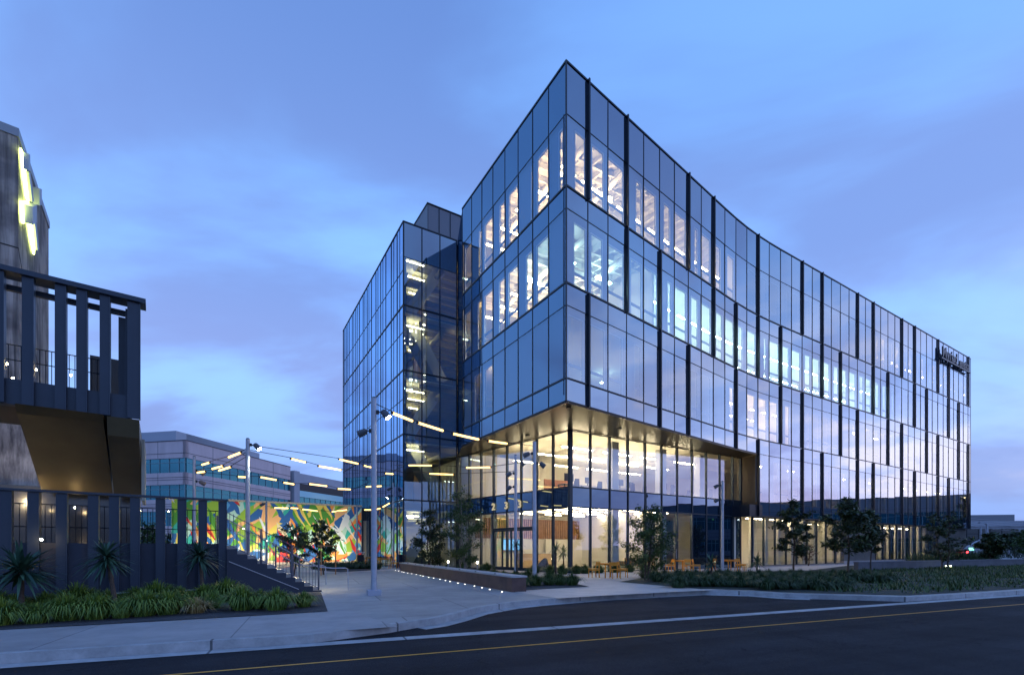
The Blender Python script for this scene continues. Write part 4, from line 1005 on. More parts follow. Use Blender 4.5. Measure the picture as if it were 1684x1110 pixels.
# stair from the terrace down to the plaza
st = thing('stair', 'outdoor stair of pale steps with navy side wall going down to the plaza', 'stair')
NS = 10; run = 2.87 / NS; rise = 1.6 / NS
pr = [F_(FW, 14.0, 0.0, 0)]; prz = [(14.0, 0.0)]
b = MB(); pts = [(UL_, 0.0), (14.0, 0.0)]
for k in range(NS):
    u = 14.0 - k * run; pts.append((u, (k + 1) * rise)); pts.append((u - run, (k + 1) * rise)) if k < NS - 1 else None
pts.append((UL_, 1.6))
poly = [F_(FW, u, -0.01, max(0, z - 0.11)) for u, z in pts]; b.hull(poly, (-UW[1] * -0.16, UW[0] * -0.16, 0)); b.build('side_wall', NAVYW, st)
b = MB(); poly = [F_(FW, u, -0.18, z) for u, z in pts]; b.hull(poly, (-UW[1] * 3.0, UW[0] * 3.0, 0)); b.build('steps', mat('pale_concrete_step', (0.55, 0.54, 0.52), 0.7, noise=0.1, nscale=3), st)
b = MB(); b.bar(F_(FW, UL_ + 0.05, 0.165, 1.10), F_(FW, 13.25, 0.165, 0.12), 0.02, 0.02); b.build('trim_line', mat('pale_sill', (0.5, 0.52, 0.56), 0.5), st)
def rail(nn, name, label):
    r = thing(name, label, 'railing')
    H = 1.12
    b = MB(); b.bar(F_(FW, UL_ - 0.1, nn, 1.6 + H), F_(FW, 13.98, nn, H), 0.05, 0.02); b.build('top_bar', NAVYL, r)
    b = MB(); b.bar(F_(FW, UL_ - 0.1, nn, 1.72), F_(FW, 13.98, nn, 0.10), 0.04, 0.02); b.build('bottom_bar', NAVYL, r)
    for u in (UL_, UL_ + 1.0, UL_ + 1.95, 13.96):
        z = 1.6 * (14 - u) / 2.87; b = MB(); b.bar(F_(FW, u, nn, max(0, z - 0.1)), F_(FW, u, nn, z + H), 0.045, 0.045); b.build('post', NAVYL, r)
    b = MB(); u = UL_ + 0.1
    while u < 13.9:
        z = 1.6 * (14 - u) / 2.87; b.tube([F_(FW, u, nn, z + 0.1), F_(FW, u, nn, z + H)], 0.008, 5); u += 0.105
    b.build('balusters', NAVYL, r)
    hr = MB(); hr.tube([F_(FW, UL_, nn - 0.07, 1.6 + 0.86), F_(FW, 13.95, nn - 0.07, 0.86), F_(FW, 14.45, nn - 0.07, 0.80), F_(FW, 14.9, nn - 0.07, 0.80), F_(FW, 15.0, nn - 0.07, 0.76), F_(FW, 15.02, nn - 0.07, 0.0)], 0.02, 8); hr.build('handrail', GALV, r)
    return r
NAVYL = mat('railing_paint', (0.10, 0.12, 0.17), 0.45, 0.3)
rl = rail(-0.08, 'stair_railing', 'near railing of thin upright bars along the outdoor stair'); rail(-3.0, 'stair_railing', 'far railing of thin upright bars along the outdoor stair')
for k in range(4):
    u = UL_ + 0.5 + k * 0.7; z = 1.6 * (14 - u) / 2.87 + 0.83; bulb(rl, F_(FW, u, -0.15, z), 0.012)
    d = bpy.data.lights.new('rail_light', 'SPOT'); d.energy = 22; d.spot_size = R(130); d.color = (1, 0.85, 0.5); d.shadow_soft_size = 0.02
    o = bpy.data.objects.new('rail_light', d); COL.objects.link(o); o.location = F_(FW, u, -0.2, z - 0.03); o.rotation_euler = (0, 0, 0); o.parent = rl

# ================================================================== poles and strings of light
EWH = emat('flood_white', (0.95, 1.0, 0.88), 60)
def floodhead(parent, p, yaw, pitch, lit=False, m=None):
    """small bell floodlight on a bracket, aimed yaw/pitch"""
    d = Vector((math.cos(yaw) * math.cos(pitch), math.sin(yaw) * math.cos(pitch), math.sin(pitch)))
    a = Vector(p); b = MB(); b.tube([a - d * 0.14, a - d * 0.10, a + d * 0.08, a + d * 0.16], [0.05, 0.10, 0.115, 0.12], 12)
    h = b.build('floodlight', mat('flood_housing', (0.10, 0.11, 0.13), 0.5, 0.3), parent)
    if lit:
        b = MB(); b.tube([a + d * 0.162, a + d * 0.175], [0.095, 0.09], 12); b.build('lens', EWH, h)
    return h
def pole(x, Y, top, base_y=None, heads=(), r0=0.085, box=False, label='', lit_e=0):
    p = P(x, 902, Y); bx = (p[0], Y)
    t = thing('light_pole', label, 'lamp post', (bx[0], bx[1], 0), 0)
    b = MB(); b.tube([(0, 0, 0.0), (0, 0, top)], [r0, r0 * 0.82], 16); b.build('pole', GALV, t, smooth=False)
    if box:
        b = MB(); b.box((0, 0, 0.09), (0.42, 0.42, 0.18), 0.4); b.build('base', mat('painted_base', (0.38, 0.40, 0.48), 0.6), t, bevel=0.01)
    else:
        b = MB(); b.tube([(0, 0, 0), (0, 0, 0.03)], [r0 * 2, r0 * 2], 16); b.build('base_plate', GALV, t)
    b = MB(); b.tube([(0, 0, top), (0, 0, top + 0.04)], [r0 * 0.9, r0 * 0.5], 12); b.build('cap', BLK, t)
    for dz, yaw, pitch, lit in heads:
        c, s = math.cos(yaw), math.sin(yaw); arm = MB(); arm.tube([(c * r0, s * r0, top - dz), (c * (r0 + 0.16), s * (r0 + 0.16), top - dz)], 0.02, 6)
        arm.box((c * r0 * 1.2, s * r0 * 1.2, top - dz), (0.08, 0.08, 0.12), yaw); arm.build('bracket', BLK, t)
        floodhead(t, (c * (r0 + 0.26), s * (r0 + 0.26), top - dz - 0.05), yaw, pitch, lit)
    return t
pole(615, 15.6, 6.35, heads=((0.45, 0.0, -0.9, True), (1.05, 3.1, -0.4, False)), r0=0.10, box=True, label='tall grey light pole on a square base in front of the plaza')
pole(879, 22.4, 6.45, heads=((0.55, 3.3, -0.4, False), (1.0, 0.1, -0.7, False)), r0=0.10, label='tall grey light pole rising from the shrubs before the lobby glass')
pole(848, 25.4, 6.40, heads=((0.35, 0.2, -0.8, False), (0.95, 3.3, -0.5, False), (1.65, 3.0, -0.5, False)), r0=0.085, label='grey light pole with three floodlights beside the small cordyline')
pole(1188, 32.0, 5.95, heads=((0.25, 2.8, -0.6, False), (1.2, 3.0, -0.5, False)), r0=0.10, label='grey light pole standing by the right hand cafe tables')
pole(647, 37.5, 6.6, heads=((0.4, 2.9, -0.5, False), (1.0, 3.4, -0.9, True)), r0=0.09, label='slim light pole in front of the right hand mural wall')
pole(407.5, 21.4, 6.35, heads=((0.25, 0.2, -0.8, True),), r0=0.10, label='grey light pole with white floodlight rising behind the stair top')
pole(319.5, 25.5, 6.35, heads=((0.75, 0.5, -0.8, False), (1.3, 0.4, -0.5, False)), r0=0.085, label='pale light pole seen behind the terrace fins')
pole(438, 36.0, 4.95, heads=((0.1, 2.9, -0.4, False),), r0=0.08, label='short post before the left part of the mural')
pole(587, 41.0, 5.1, heads=(), r0=0.08, label='short post before the right end of the big mural')
CAB = mat('cable_black', (0.01, 0.01, 0.012), 0.5)
ETUBE = emat('festoon_tube', (1.0, 0.62, 0.20), 2.6)
def string(pts, tubes, label, parts=12):
    """pts: (x,y,Y) photo measurements of the cable; tubes: (x0,x1) extents along it"""
    t = thing('light_string', label, 'string lights', group='cables of tube lights over the plaza')
    w = [Vector(P(*p)) for p in pts]
    b = MB(); b.tube(w, 0.015, 5); b.build('cable', CAB, t)
    def at(x):
        for (p, q, a, c) in zip(pts, pts[1:], w, w[1:]):
            if min(p[0], q[0]) <= x <= max(p[0], q[0]):
                return a + (c - a) * ((x - p[0]) / (q[0] - p[0]))
        return w[-1]
    for x0, x1 in tubes:
        a, c = at(x0), at(x1); dz = Vector((0, 0, -0.05)); b = MB(); b.tube([a + dz, c + dz], 0.046, 8); tb = b.build('tube_light', ETUBE, t)
        d = (c - a).normalized(); b = MB(); b.tube([a - d * 0.07 + dz, a + dz], 0.042, 8); b.tube([c + dz, c + d * 0.07 + dz], 0.042, 8); b.build('end_cap', CAB, tb)
string([(618, 664, 15.6), (661, 684, 17.0), (707, 699.5, 18.4), (765, 717, 20), (818, 725.5, 21.3), (877, 733, 22.4)], [(645, 677), (687, 727), (744, 786), (803, 833)], 'nearest light string slung from the tall front pole to the lobby pole')
string([(412, 732, 21.4), (571, 755.5, 27), (605, 766, 28.5), (663, 776, 33)], [(555, 588), (598, 612)], 'upper light string crossing from the stair pole against the sky')
string([(412, 740, 21.4), (489, 754.5, 24), (540, 769.5, 26), (646, 778, 32)], [(478, 501), (523, 557), (631, 661)], 'light string just below the upper one from the stair pole')
string([(322, 775, 25.5), (398, 783, 27), (441, 783, 28.2), (475, 795, 29.2), (522, 794, 30.6), (566, 805, 32), (608, 798, 33.5), (645, 798, 37)], [(391, 406), (428, 454), (466, 483), (508, 537), (555, 576), (601, 626)], 'long low light string sagging across the office block')
string([(406, 737, 21.4), (387, 747, 22), (340, 760, 24), (322, 766, 25.5)], [(377, 396), (333, 345)], 'topmost short light string left of the stair pole')
string([(406, 743, 21.4), (360, 768, 23.5), (322, 772, 25.5)], [(350, 367)], 'middle short light string left of the stair pole')
string([(406, 750, 21.4), (371, 771, 23), (332, 774, 25), (322, 776, 25.5)], [(361, 380), (325, 338)], 'lowest short light string left of the stair pole')
string([(648, 765, 37.5), (693, 763, 33), (789, 769, 28), (846, 762, 25.4)], [(674, 713), (770, 808)], 'upper light string before the glass tower entrance')
string([(648, 772, 37.5), (729, 779.5, 31), (846, 775, 25.4)], [(710, 749)], 'lower light string before the glass tower entrance')
string([(438, 832, 36), (462, 835.5, 36.6), (484, 833.5, 37), (510, 838.5, 38), (555, 841, 39.5), (587, 833, 41)], [(451, 474), (478, 490), (497, 522), (545, 570)], 'light string hanging along the top of the big mural')
string([(587, 835, 41), (605, 838, 40), (622, 836.5, 39), (636, 829, 38), (647, 822, 37.5)], [(600, 614), (617, 626), (630, 641)], 'light string hanging before the grey gate')

# added strip lights that brighten the mural, no such fittings known there
mural_fill = thing('mural_fill_light', 'added low strip light brightening the big mural', 'light fitting')
b = MB(); b.fbox(FM, 0.4, 14.2, 1.5, 1.58, 0.12, 0.2); b.build('housing', BLK, mural_fill)
area('mural_fill_area', F_(FM, 7.2, 2.2, 0.3), F_(FM, 7.2, 0.0, 3.2), 13, 0.1, 330, (1, 0.86, 0.60), mural_fill)
mural_fill2 = thing('mural_fill_light', 'added low strip light brightening the right hand mural', 'light fitting')
b = MB(); b.fbox(FM, 16.8, 19.8, 1.5, 1.58, 0.12, 0.2); b.build('housing', BLK, mural_fill2)
area('mural_fill_area', F_(FM, 18.3, 2.2, 0.3), F_(FM, 18.3, 0.0, 3.2), 3, 0.1, 75, (1, 0.86, 0.60), mural_fill2)
for px, Y, x in ((407.5, 21.4, 0), (615, 15.6, 1), (647, 37.5, 2)):
    q = P(px, 902, Y); prt = [o for o in bpy.data.objects if o.name.startswith('light_pole') and abs(o.location.x - q[0]) < .05][0]
    o = spot('lamp_or_fill_beam', (0.3, 0, 5.9 if x != 2 else 5.4), (1.5 + q[0] * 0, 1.0, 0), (260, 160, 320)[x], 100, (0.95, 1, 0.85), prt)

# ================================================================== vegetation
def leafmat(name, c1, c2, rough=0.55, sub=0.0):
    if name in MATS: return MATS[name]
    m = mat(name, c1, rough); t = m.node_tree; b = t.nodes['Principled BSDF']
    g = t.nodes.new('ShaderNodeNewGeometry'); r = t.nodes.new('ShaderNodeValToRGB'); e = r.color_ramp.elements
    e[0].color = (*c1, 1); e[1].color = (*c2, 1); t.links.new(g.outputs['Random Per Island'], r.inputs[0]); t.links.new(r.outputs[0], b.inputs['Base Color'])
    return m
LF_DARK = leafmat('leaf_dark', (0.018, 0.035, 0.018), (0.065, 0.10, 0.03)); LF_MID = leafmat('leaf_mid', (0.03, 0.075, 0.015), (0.10, 0.15, 0.03))
LF_PINK = leafmat('leaf_reddish', (0.05, 0.04, 0.03), (0.14, 0.09, 0.07))
GRS = leafmat('grass_blades', (0.035, 0.09, 0.010), (0.24, 0.34, 0.05)); GRSD = leafmat('grass_blades_dark', (0.02, 0.05, 0.02), (0.06, 0.11, 0.03)); GRSY = leafmat('grass_dry', (0.30, 0.20, 0.07), (0.45, 0.34, 0.14))
CORD = leafmat('cordyline_leaf', (0.018, 0.06, 0.045), (0.06, 0.14, 0.08)); SHR = leafmat('shrub_leaf', (0.025, 0.06, 0.012), (0.09, 0.14, 0.025))
BARK = mat('bark', (0.09, 0.065, 0.05), 0.9, noise=0.4, nscale=12, bump=0.6); BARKP = mat('bark_pale', (0.24, 0.21, 0.18), 0.85, noise=0.3, nscale=12, bump=0.5)
def tree(x, Y, h, wd, label, leaf, n=2600, ls=0.10, seed=1, trunk=0.05, clear=0.22, bark=BARK, z0=0.0, multi=1, dens=0.5, lab=True, name='tree', cat='tree', group=None):
    rnd = random.Random(seed); p = P(x, 902, Y)
    t = thing(name, label, cat, (p[0], Y, z0), 0, group)
    tb = MB(); tips = []
    stems = multi
    for s in range(stems):
        ang = rnd.uniform(0, 6.28); off = 0 if stems == 1 else 0.08 * wd
        base = Vector((math.cos(ang) * off, math.sin(ang) * off, 0)); pts = [base]; k = 7
        lean = Vector((rnd.uniform(-.05, .05), rnd.uniform(-.05, .05), 0)) * h + base * (1.5 if stems > 1 else 0)
        for i in range(1, k + 1):
            f = i / k; pts.append(base + lean * f + Vector((rnd.uniform(-1, 1) * 0.012 * h, rnd.uniform(-1, 1) * 0.012 * h, f * h * 0.96)))
        tb.tube(pts, [trunk * (1 - 0.88 * i / k) for i in range(k + 1)], 7)
        nb = int(16 / stems ** 0.5) + 5
        for j in range(nb):
            f = clear + (0.97 - clear) * (j + rnd.random()) / nb; i = min(int(f * k), k - 1); q = pts[i].lerp(pts[i + 1], f * k - i)
            # crown profile: widest at ~40% of the crown height
            cf = (f - clear) / (1 - clear); prof = (0.55 + 1.15 * cf if cf < 0.35 else 0.95 * (1 - (cf - 0.35) / 0.68) + 0.06) 
            a = j * 2.4 + rnd.uniform(-.5, .5); ln = wd / 2 * max(0.12, prof) * rnd.uniform(0.65, 1.2)
            d = Vector((math.cos(a), math.sin(a), rnd.uniform(0.25, 0.75))).normalized()
            e1 = q + d * ln * 0.55; e2 = q + d * ln + Vector((0, 0, rnd.uniform(-.1, .12) * ln))
            tb.tube([q, e1, e2], [trunk * 0.35 * (1 - f * .6), trunk * 0.22 * (1 - f * .6), 0.006], 5, False)
            tips.append((q, e1, e2, ln))
            for m_ in range(3):
                st_ = q.lerp(e2, rnd.uniform(0.35, 0.9)); a2 = a + rnd.uniform(-1.2, 1.2)
                e3 = st_ + Vector((math.cos(a2), math.sin(a2), rnd.uniform(-.2, .7))).normalized() * ln * rnd.uniform(.25, .5)
                tb.tube([st_, e3], [0.012, 0.004], 4, False); tips.append((st_, st_.lerp(e3, .5), e3, ln * .4))
    tb.build('trunk', bark, t)
    lb = MB(); tot = sum(x_[3] for x_ in tips)
    for q, e1, e2, ln in tips:
        c = max(3, int(1.35 * n * ln / tot)); 
        for i in range(c):
            f = rnd.random() ** 0.6; b0 = q.lerp(e1, f * 2) if f < 0.5 else e1.lerp(e2, f * 2 - 1)
            r = 0.10 * wd * dens + 0.05
            o = Vector((rnd.gauss(0, 1), rnd.gauss(0, 1), rnd.gauss(0, .8))) * r * 0.6
            c0 = b0 + o
            if c0.z < 0.15: c0.z = 0.15
            s_ = ls * rnd.uniform(0.6, 1.3); dx = Vector((rnd.gauss(0, 1), rnd.gauss(0, 1), rnd.gauss(0, .6))).normalized(); up = Vector((rnd.gauss(0, .5), rnd.gauss(0, .5), 1)); dy = dx.cross(up).normalized()
            lb.add([c0 - dx * s_, c0 - dy * s_ * .42 + up * 0.0, c0 + dx * s_, c0 + dy * s_ * .42], [(0, 1, 2, 3)])
    lb.build('crown', leaf, t)
    return t
def cordyline(x, Y, h, r, label, seed, lean=0.1, z0=0.0, n=170, m=CORD):
    rnd = random.Random(seed); p = P(x, 902, Y); t = thing('cordyline', label, 'palm plant', (p[0], Y, z0))
    b = MB(); top = Vector((-lean, 0, h)); k = 8
    b.tube([Vector((math.sin(i * 1.3) * 0.008 - lean * (i / k) ** 1.5, 0, h * i / k)) for i in range(k + 1)], [0.05 - 0.012 * i / k + (0.006 if i % 2 else 0) for i in range(k + 1)], 8); b.build('trunk', BARK, t)
    b = MB()
    for i in range(n):
        a = rnd.uniform(0, 6.283); el = math.asin(rnd.uniform(-0.55, 1.0)); L_ = r * rnd.uniform(0.75, 1.1); w = r * 0.036
        d = Vector((math.cos(a) * math.cos(el), math.sin(a) * math.cos(el), math.sin(el))); side = d.cross(Vector((0, 0, 1)))
        side = side.normalized() if side.length > 0.05 else Vector((1, 0, 0)); vs = []; st = top + Vector((0, 0, rnd.uniform(-.12, .08)))
        droop = rnd.uniform(0.1, 0.45)
        for j, (f, ww) in enumerate(((0.02, .5), (.25, 1), (.5, 1.0), (.75, .7), (1, .05))):
            c = st + d * L_ * f + Vector((0, 0, -droop * L_ * f * f)); vs += [c - side * w * ww, c + side * w * ww]
        b.add(vs, [(2 * j, 2 * j + 1, 2 * j + 3, 2 * j + 2) for j in range(4)])
    b.build('leaves', m, t); return t
def tuft_mesh(seed, n, h, r, m, name='tuft'):
    rnd = random.Random(seed); b = MB()
    for i in range(n):
        a = rnd.uniform(0, 6.283); sp = rnd.random() ** 0.6; L_ = h * rnd.uniform(.7, 1.15); base = Vector((math.cos(a), math.sin(a), 0)) * r * 0.45 * sp
        out = Vector((math.cos(a + rnd.uniform(-.5, .5)), math.sin(a + rnd.uniform(-.5, .5)), 0)); side = Vector((-out.y, out.x, 0)); w = 0.006 + 0.012 * h
        p1 = base + out * r * sp * .30 + Vector((0, 0, L_ * (.60 - .12 * sp))); p2 = base + out * r * sp * .78 + Vector((0, 0, L_ * (0.98 - .42 * sp)))
        p3 = base + out * r * sp * 1.25 + Vector((0, 0, max(.03, L_ * (1.0 - .95 * sp * sp)))); b.add([base - side * w, base + side * w, p1 + side * w * .8, p1 - side * w * .8, p2 + side * w * .5, p2 - side * w * .5, p3], [(0, 1, 2, 3), (3, 2, 4, 5), (5, 4, 6)])
    me = bpy.data.meshes.new(name); me.from_pydata([tuple(v) for v in b.v], [], b.f); me.materials.append(m); return me
TM = {k: [tuft_mesh(s * 7 + j, n, h, r, m) for s in range(4)] for j, (k, n, h, r, m) in enumerate((('grass', 700, 0.58, 0.46, GRS), ('low', 420, 0.40, 0.44, GRSD), ('shrub', 420, 0.50, 0.44, SHR), ('dry', 300, 0.42, 0.45, GRSY)))}
def tuft(kind, loc, s, label, group=None, name='grass_tuft', cat='grass', k=[0]):
    k[0] += 1; o = bpy.data.objects.new(name, TM[kind][k[0] % 4]); COL.objects.link(o); o.location = loc; o.scale = (s, s, s); o.rotation_euler = (0, 0, k[0] * 1.7)
    return tag(o, label, cat, group)
# left bed: cordylines
cordyline(36, 10.6, 1.02, 0.84, 'dark spiky cordyline at the left edge of the picture', 3, 0.02)
cordyline(190, 11.6, 1.30, 0.66, 'spiky cordyline with leaning trunk before the terrace fins', 5, 0.22)
cordyline(334, 14.0, 1.28, 0.68, 'spiky cordyline by the right end of the terrace fins', 8, 0.10)
# left bed: grasses, three loose rows
rows = [([(-20, 1013), (25, 1012), (75, 1008), (128, 1004), (178, 1000), (222, 997), (258, 996), (296, 993), (335, 990), (372, 988)], 'grass', 0.92, 'back row'),
        ([(0, 1028), (60, 1025), (110, 1020), (158, 1018), (200, 1016), (236, 1013), (276, 1010), (350, 1000), (398, 1003), (455, 1003), (500, 998)], 'grass', 0.86, 'front row')]
for pts, kd, s, nm in rows:
    for i, (x, y) in enumerate(pts):
        q = G(x, y); tuft(kd, (q[0], q[1], 0.012), s * (1.0 + 0.22 * math.sin(i * 2.1 + len(nm))), 'arching green grass tuft, %s from left in the %s by the navy wall' % (ORD[i], nm), 'grass tufts in the left bed')
q = G(322, 1008); tuft('dry', (q[0], q[1], 0.012), 0.85, 'single dry straw coloured grass tuft in the left bed')
q = G(428, 1000); tuft('grass', (q[0], q[1], 0.012), 0.8, 'small green grass tuft between two big ones near the stair', 'grass tufts in the left bed')
# centre bed
cp = [(838, 966), (858, 965), (880, 963), (903, 962), (921, 962), (941, 962.5), (790, 945), (812, 948), (760, 941), (735, 939.5), (828, 953), (848, 951), (868, 950), (712, 938), (690, 936.5), (905, 953)]
for i, (x, y) in enumerate(sorted(cp)):
    q = G(x, y); tuft('shrub', (q[0], q[1], 0.012), 1.0 if y > 958 else 0.85, 'low green shrub behind the long bench, %s from the left' % ORD[i], 'shrubs in the centre bed', 'shrub', 'shrub')
# lobby edge plants
for i, x in enumerate((880, 905, 925, 948, 962, 985, 1012, 1035, 1060, 760, 800)):
    Y = {880: 29.6, 905: 28.8, 925: 28.2, 948: 28.8, 962: 29.2, 985: 29.7, 1012: 30.4, 1035: 30.9, 1060: 31.6, 760: 34, 800: 33}[x]
    tuft('shrub', (P(x, 902, Y)[0], Y, 0.0), 1.15, 'leafy plant by the lobby glazing %s' % ['left of the boulder', 'just behind the boulder', 'right of the boulder', 'at the glass corner', 'just right of the glass corner', 'behind the first cafe table', 'right of the first cafe table', 'left of the plaza tree', 'right behind the plaza tree', 'at the tower entrance', 'beside the entrance doors'][i], 'plants along the lobby glass', 'shrub', 'shrub')
# right bed: many dark low tufts
rr = random.Random(9); rb = []
for row, (y0, x0, x1, dx) in enumerate(((950.5, 1062, 1420, 17), (957.5, 1078, 1480, 19), (965, 1110, 1250, 21), (969, 1255, 1400, 20))):
    x = x0 + row * 3
    while x < x1: rb.append((row, x + rr.uniform(-3, 3), y0 + rr.uniform(-1.2, 1.2))); x += dx
for row in range(4):
    i = 0
    for r_, x, y in rb:
        if r_ != row: continue
        q = G(x, y); tuft('low', (q[0], q[1], 0.01), 1.15, 'dark tuft in the right bed, %s from left in the %s row' % (ORD[i], ['back', 'middle', 'front', 'kerb side'][row]), 'dark tufts in the right bed', 'shrub', 'shrub'); i += 1
# far ground cover as one mass
def cover(name, label, poly, n, seed, h, m):
    rnd = random.Random(seed); b = MB(); xs = [p[0] for p in poly]; ys = [p[1] for p in poly]
    def inside(x, y):
        c = False; j = len(poly) - 1
        for i in range(len(poly)):
            if (poly[i][1] > y) != (poly[j][1] > y) and x < (poly[j][0] - poly[i][0]) * (y - poly[i][1]) / (poly[j][1] - poly[i][1]) + poly[i][0]: c = not c
            j = i
        return c
    k = 0
    while k < n:
        x, y = rnd.uniform(min(xs), max(xs)), rnd.uniform(min(ys), max(ys))
        if not inside(x, y): continue
        k += 1; pn = math.sin(x * 1.7 + 2 * math.sin(y * .9)) * math.sin(y * 1.9 + 1.5 * math.sin(x * .6)) + 0.4 * math.sin(x * 4.1 + y * 3.3)
        if pn < rnd.uniform(-.7, .1): continue
        a = rnd.uniform(0, 6.28); o = Vector((math.cos(a), math.sin(a), 0)); hh = h * rnd.uniform(.5, 1.2) * (1.1 + 0.7 * pn); w = 0.022 + 0.02 * h
        B = Vector((x, y, 0.0)); s_ = Vector((-o.y, o.x, 0)) * w; b.add([B - s_, B + s_, B + o * hh * .6 + Vector((0, 0, hh))], [(0, 1, 2)])
    ob_ = b.build(name, m); ob_['kind'] = 'stuff'; ob_['label'] = label; ob_['category'] = 'ground cover'; return ob_
gp = [G(1330, 972), rd(10.4, 0.9), rd(40, 0.8), rd(75, 0.8), (75, 50, 0), (50, 47, 0), (30, 38, 0), (20, 30, 0)]
cover('ground_cover', 'low green planting spread along the road in front of the long wall', [(p[0], p[1]) for p in gp], 52000, 5, 0.14, leafmat('cover_leaf', (0.02, 0.055, 0.015), (0.08, 0.13, 0.03)))
hp = [(sub[15][0] + 1.0, sub[15][1] - 0.6), (sub[22][0] + 1.0, sub[22][1] - 0.6), (sub[28][0] + 1.0, sub[28][1] - 0.6), (sub[28][0] + 2.5, sub[28][1] - 2.6), (sub[22][0] + 2.4, sub[22][1] - 2.6), (sub[15][0] + 2.4, sub[15][1] - 2.6)]
cover('ornamental_grass', 'dark ornamental grass strip along the plinth of the far facade', hp, 9000, 6, 0.75, GRSD)

# trees
tree(710, 28.5, 4.1, 2.3, 'dark young tree at the left end of the long bench planter', LF_DARK, 3600, 0.085, 11, multi=3, clear=0.10)
tree(765, 27.0, 5.0, 2.7, 'larger feathery tree behind the middle of the long bench planter', LF_MID, 4600, 0.07, 12, multi=3, clear=0.10, bark=BARKP)
tree(1063, 22.8, 3.75, 2.7, 'bushy young tree in the plaza between the cafe tables', LF_MID, 4600, 0.07, 13, multi=3, clear=0.08)
tree(478, 27.0, 3.0, 2.1, 'dark shrubby tree behind the stair against the mural', LF_DARK, 2600, 0.085, 14, multi=2, clear=0.15)
tree(532, 28.0, 3.3, 2.0, 'young evergreen tree held by wooden stakes before the mural', LF_DARK, 3000, 0.08, 15, clear=0.2)
tree(1305, 28.5, 4.6, 2.6, 'slender dark tree right of the light pole by the facade', LF_DARK, 1700, 0.13, 16, clear=0.22, trunk=0.06)
tree(1396, 24.5, 4.25, 2.9, 'tallest dark tree before the middle of the long facade', LF_DARK, 2100, 0.13, 17, clear=0.26, trunk=0.06)
tree(1432, 34.0, 4.2, 2.6, 'dark tree just right of the tallest one before the facade', LF_DARK, 1300, 0.14, 18, clear=0.3)
tree(1556, 34.0, 4.3, 2.6, 'sparse dark tree at the right end of the glass building', LF_DARK, 1300, 0.13, 19, clear=0.15, multi=2)
tree(1326, 42.0, 2.0, 1.8, 'small bare twiggy shrub tree at the foot of the facade', LF_PINK, 260, 0.08, 20, clear=0.2, multi=3)
tree(1628, 45.0, 3.0, 2.5, 'dark rounded street tree before the traffic signal at the right', LF_DARK, 2600, 0.16, 21, clear=0.2, trunk=0.07, z0=0)
tree(1668, 90.0, 4.6, 7.5, 'wide dark tree in front of the white warehouse', LF_DARK, 2200, 0.3, 22, clear=0.12, trunk=0.12)
tree(1700, 70.0, 5.0, 5.0, 'bright green tree cut by the right edge of the picture', LF_MID, 2600, 0.22, 23, clear=0.1, trunk=0.1)
tree(241, 52.0, 4.3, 4.6, 'green tree seen through the terrace fins at the left', LF_MID, 2800, 0.17, 24, clear=0.08, trunk=0.1)
tree(282, 58.0, 3.6, 3.6, 'dark small tree seen through the fins beside the green one', LF_DARK, 1500, 0.17, 25, clear=0.1)
for i, (X, Y_, h_, w_) in enumerate(((86, 70, 11.5, 6), (88, 75, 14, 6.5), (90, 80, 15, 6), (84, 48, 8, 7), (82, 38, 7, 5))):
    tree(842 + X / Y_ * FP, Y_, h_, w_, 'tall dark roadside tree beyond the right edge, %s from the near end' % ORD[i], LF_DARK, 1500, 0.38, 30 + i, clear=0.12, trunk=0.2)
sk = thing('tree_stake', 'wooden stake frame holding the young evergreen before the mural', 'stake frame')
q1, q2 = P(528, 902, 27.3), P(552, 902, 28.3); WD = mat('stake_wood', (0.40, 0.20, 0.09), 0.8, noise=0.2, nscale=6)
b = MB(); b.tube([(q1[0], q1[1], 0), (q1[0], q1[1], 1.75)], 0.035, 8); b.build('post', WD, sk); b = MB(); b.tube([(q2[0], q2[1], 0), (q2[0], q2[1], 1.75)], 0.035, 8); b.build('post', WD, sk)
b = MB(); b.bar((q1[0] - .15, q1[1] - .05, 1.66), (q2[0] + .1, q2[1] - 0.05, 1.66), 0.03, 0.08); b.build('crossbar', WD, sk)
cordyline(914, 23.4, 1.45, 0.50, 'small cordyline in front of the entrance doors', 41, 0.02, n=60)
cordyline(927, 33.0, 1.3, 0.85, 'potted palm standing inside the lobby behind the glass', 42, 0.0, n=60, m=LF_MID)
cordyline(850, 24.3, 1.75, 0.55, 'slim cordyline beside the pole with three floodlights', 44, 0.02, n=60)
cordyline(1170, 24.0, 0.75, 0.75, 'bushy cordyline left of the right hand light pole', 45, 0.0, n=90)
cordyline(1245, 29.0, 0.75, 0.75, 'low spiky cordyline right of the right hand light pole', 46, 0.0, n=70)
# hedge before the mural
for i, x in enumerate(range(520, 628, 11)):
    q = G(x, 936 - (x - 520) * 0.01); tuft('low', (q[0], q[1], 0.0), 1.5, 'clipped dark green bush in the hedge before the mural, %s from the left' % ORD[i], 'hedge before the mural', 'hedge_bush', 'hedge')

